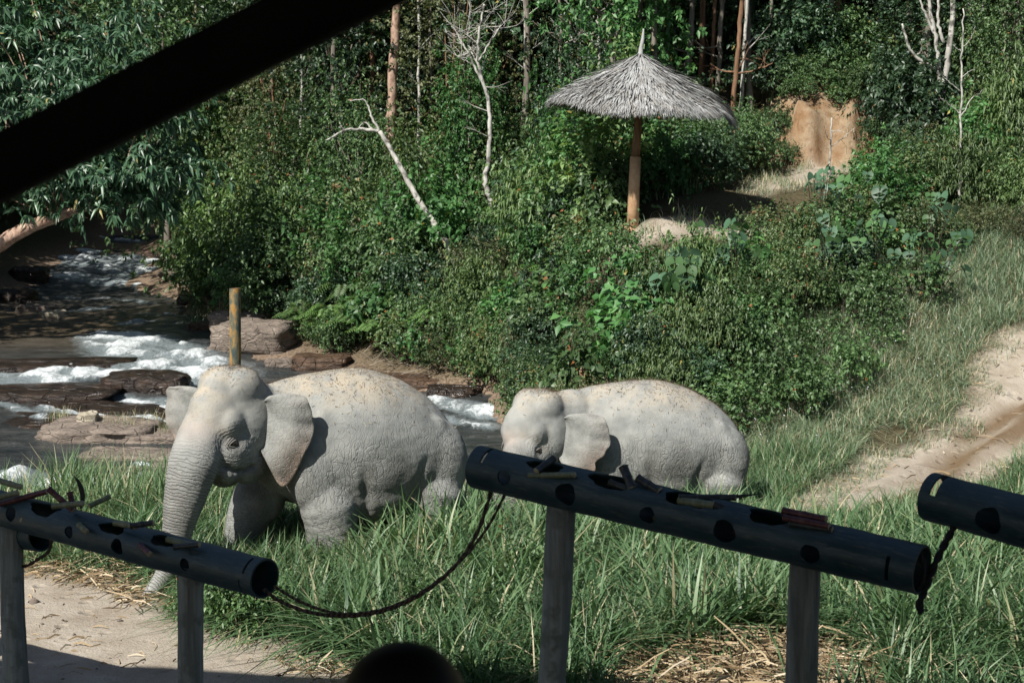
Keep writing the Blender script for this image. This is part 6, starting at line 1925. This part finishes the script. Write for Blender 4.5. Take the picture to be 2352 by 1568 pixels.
straw('straw_heap', 7000, (.6, 4.0, 13.6, 16.0), lambda x, y: poly_sd(x, y, [(.7, 13.8), (3.5, 13.8), (3.6, 15.3), (2.4, 15.7), (.9, 15.2)]) + wobf(x, y) * .5 < .05, 'pale straw heap on the ground behind the wooden post', .26, .16, 2)
straw('straw_strip', 4200, (-9, -3.2, 17.2, 19.6), lambda x, y: np.abs(poly_sd(x, y, YARD) + wobf(x, y) * .4 - .15) < .42, 'trampled brown straw along the edge of the sandy yard', .26, .10, 3)
straw('scattered_straw', 260, (-7, -1.6, 15.0, 18.6), lambda x, y: poly_sd(x, y, YARD) < -.05, 'single straw stalks scattered over the sandy yard', .16, .012, 4, .03)
straw('scattered_straw', 500, (4, 9.6, 22, 30), lambda x, y: poly_sd(x, y, ROAD) < .1, 'straw wisps scattered over the dirt road', .22, .015, 5, .04)
straw('straw_heap', 2200, (.8, 3.6, 14.7, 15.9), lambda x, y: poly_sd(x, y, [(.9, 14.8), (3.4, 14.8), (3.5, 15.3), (2.4, 15.7), (1.0, 15.3)]) + wobf(x, y) * .4 < .05, 'loose pale straw on top of the heap behind the wooden post', .3, .24, 12)
straw('leaf_litter', 1500, (-2.4, .9, 13.2, 15.6), lambda x, y: poly_sd(x, y, YARD) > -.5, 'dry litter under the shaded grass', .2, .06, 6)
straw('dead_thicket_stems', 420, (-3.4, .4, 37, 40.6), lambda x, y: (ground_z(x, y, False) > water_z(x, y) - .05) & (ground_z(x, y, False) < .6), 'tangle of pale dead stems on the bank behind the big elephant', .5, .35, 7, .45, M_DEAD)
# small stones on the bare ground
def stones(n, box, test, label, seed):
    r = np.random.default_rng(seed)
    xy = pick(r, n, box, test); k = len(xy)
    z = ground_z(xy[:, 0], xy[:, 1])
    sz = r.lognormal(-4.1, .5, k)
    d = np.array([[1, 0, 0], [-1, 0, 0], [0, 1, 0], [0, -1, 0], [0, 0, .7], [0, 0, -.7]], float)
    V = (np.column_stack([xy, z])[:, None] + d[None] * (sz[:, None, None] * r.uniform(.6, 1.4, (k, 6, 1)))).reshape(-1, 3)
    F = np.array([[0, 2, 4], [2, 1, 4], [1, 3, 4], [3, 0, 4], [2, 0, 5], [1, 2, 5], [3, 1, 5], [0, 3, 5]])
    tag(link('small_stones', np_mesh('small_stones', V, [(F[None] + 6 * np.arange(k)[:, None, None]).reshape(-1, 3)], True), M_TAN), label, 'stones', kind='stuff')
stones(420, (4, 12, 21.5, 31), lambda x, y: poly_sd(x, y, ROAD) < .15, 'small stones and clods on the dirt road', 31)
stones(240, (-9, -1.5, 14, 18.6), lambda x, y: poly_sd(x, y, YARD) < 0, 'small clods on the sandy yard', 32)
for k in K.values(): k.prune()
# ------------------------------------------------------------ open pavilion the picture is taken from
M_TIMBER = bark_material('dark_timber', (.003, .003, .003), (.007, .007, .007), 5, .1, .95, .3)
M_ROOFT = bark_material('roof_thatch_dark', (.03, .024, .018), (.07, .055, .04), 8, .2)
def pavilion():
    root = empty('pavilion', (0, -2, 0))
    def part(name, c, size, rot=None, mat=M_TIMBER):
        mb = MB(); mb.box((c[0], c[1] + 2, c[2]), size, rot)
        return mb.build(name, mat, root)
    g = lambda x, y: gz(x, y)
    # unseen roof slopes with real thickness, front edge slanted to set the shade line
    for s in (-1, 1):
        mb = MB()
        y0, y1, z0, z1 = (2.0, 8.8, 8.0, 7.1) if s > 0 else (2.0, -7.0, 8.0, 6.9)
        V = []
        for dz in (0, -.18):
            for x in (-13, 9):
                for (y, z) in ((y0, z0), (y1 + (-.157 * (x + 2) if s > 0 else 0), z1)):
                    V.append((x, y + 2, z + dz))
        F = np.array([[0, 1, 3, 2], [4, 6, 7, 5], [0, 4, 5, 1], [2, 3, 7, 6], [0, 2, 6, 4], [1, 5, 7, 3]])
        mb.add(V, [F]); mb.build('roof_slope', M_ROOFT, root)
    for x in (-12, -7.5, 7.4):
        part('post', (x, 7.4, 3.4), (.26, .26, 7.4))
        part('post', (x, -6, 3.3), (.26, .26, 7.0))
    part('eave_beam', (-2, 7.4, 7.0), (21.5, .2, .22)); part('eave_beam', (-2, -6, 6.72), (21.5, .2, .22))
    part('post', (-3.3, 3.0, 3.5), (.24, .24, 7.4))
    part('tie_beam', (-2, 3.12, 7.4), (21, .18, .24))
    # slanting brace from the post up to the tie beam
    a, b = at(-900, 838, 3.0), at(900, -64, 3.0)
    d = (b - a).normalized()
    e = b + d * ((7.3 - b.z) / d.z)
    c = (a + e) / 2
    ang = math.atan2(d.z, d.x)
    part('brace', (c.x, c.y, c.z), ((e - a).length, .11, .108), Euler((0, -ang, 0)))
    # deck
    for k in range(28):
        part('deck_plank', (-.5, -3.9 + k * .27, 3.24), (11.6, .25, .04))
    for x in (-6, -2, 2, 5):
        part('joist', (x, -.2, 3.14), (.12, 7.7, .16))
        for y in (-3.8, 3.4):
            part('deck_post', (x, y, 1.4), (.18, .18, 3.32))
    tag(root, 'dark timber pavilion with a slanting brace over the viewing deck', 'pavilion')
pavilion()

# ------------------------------------------------------------ seated onlooker seen from behind
def onlooker():
    c = at(928, 1600, 2.75)
    base = Vector((c.x, c.y, 3.262))
    root = empty('person', base)
    _t = NT('dark_shirt'); _t.set(color=(.02, .022, .03), rough=.85); shirt = _t.m
    _t = NT('skin'); _t.set(color=(.32, .19, .13), rough=.55); skin = _t.m
    _t = NT('black_hair'); _t.set(color=(.008, .007, .008), rough=.5, spec=.3); hair = _t.m
    top = at(928, 1488, 2.75).z - base.z      # height of the crown above the deck
    hz = top - .115
    mb = MB()
    mb.add(*ellipsoid((0, 0, hz), (.078, .095, .115)))
    mb.add(*ellipsoid((0, .07, hz - .06), (.05, .05, .06)))
    mb.add(*ellipsoid((0, .105, hz - .03), (.014, .02, .022)))                    # nose
    for s in (-1, 1):
        mb.add(*ellipsoid((s * .08, .0, hz - .02), (.012, .022, .032)))           # ears
    mb.tube([(0, -.01, hz - .06), (0, -.015, hz - .2)], [.052, .06], 14)
    mb.tube(smooth_path([(0, -.02, hz - .18), (0, -.03, hz - .28), (0, -.03, hz - .48), (0, 0, .12)], 10), [.07, .13, .165, .165, .155, .15, .15, .155, .165, .16], 18)
    for s in (-1, 1):
        sh = Vector((s * .17, -.02, hz - .235))
        mb.tube(smooth_path([(s * .08, -.02, hz - .2), sh, (s * .23, .03, hz - .48), (s * .20, .22, .30), (s * .14, .33, .33)], 14), np.linspace(.062, .03, 14), 12)
        mb.tube(smooth_path([(s * .09, 0, .1), (s * .13, .22, .22), (s * .16, .40, .36), (s * .14, .46, .2), (s * .12, .48, .04)], 14), np.linspace(.10, .05, 14), 12)
        mb.add(*ellipsoid((s * .12, .54, .035), (.045, .12, .035)))
        for q in range(5):                                                       # fingers on the knees
            f0 = Vector((s * (.14 - .02 * (q - 2)), .35, .35 + .004 * q))
            L_ = (.05, .075, .085, .078, .06)[q]
            mb.tube(smooth_path([f0 - Vector((0, .03, 0)), f0 + Vector((0, L_ * .6, .012)), f0 + Vector((0, L_, -.02))], 6), [.011, .010, .010, .009, .009, .008], 8)
    me = remeshed(mb, 'person_body', .011, 4)
    link('body', me, skin, root)
    hb = MB()
    hb.add(*ellipsoid((0, -.012, hz + .014), (.114, .116, .114)))
    hb.add(*ellipsoid((0, -.05, hz - .04), (.085, .06, .09)))
    hme = remeshed(hb, 'hair', .009, 6)
    link('hair', hme, hair, root)
    sb = MB()
    sb.tube(smooth_path([(0, -.02, hz - .175), (0, -.03, hz - .26), (0, -.03, hz - .48), (0, 0, .06)], 12), [.075, .10, .16, .175, .175, .17, .165, .165, .17, .175, .175, .17], 20)
    for s in (-1, 1):
        sb.tube(smooth_path([(s * .06, -.02, hz - .2), (s * .17, -.02, hz - .235), (s * .225, .02, hz - .42)], 8), [.07, .078, .08, .078, .075, .072, .07, .068], 14)
        sb.tube(smooth_path([(s * .09, 0, .1), (s * .13, .22, .22), (s * .16, .40, .36), (s * .14, .46, .2), (s * .12, .48, .08)], 14), np.linspace(.115, .07, 14), 14)
    link('clothes', remeshed(sb, 'clothes', .014, 4), shirt, root)
    tag(root, 'dark-haired person in dark clothes sitting on the deck seen from behind', 'person')
onlooker()
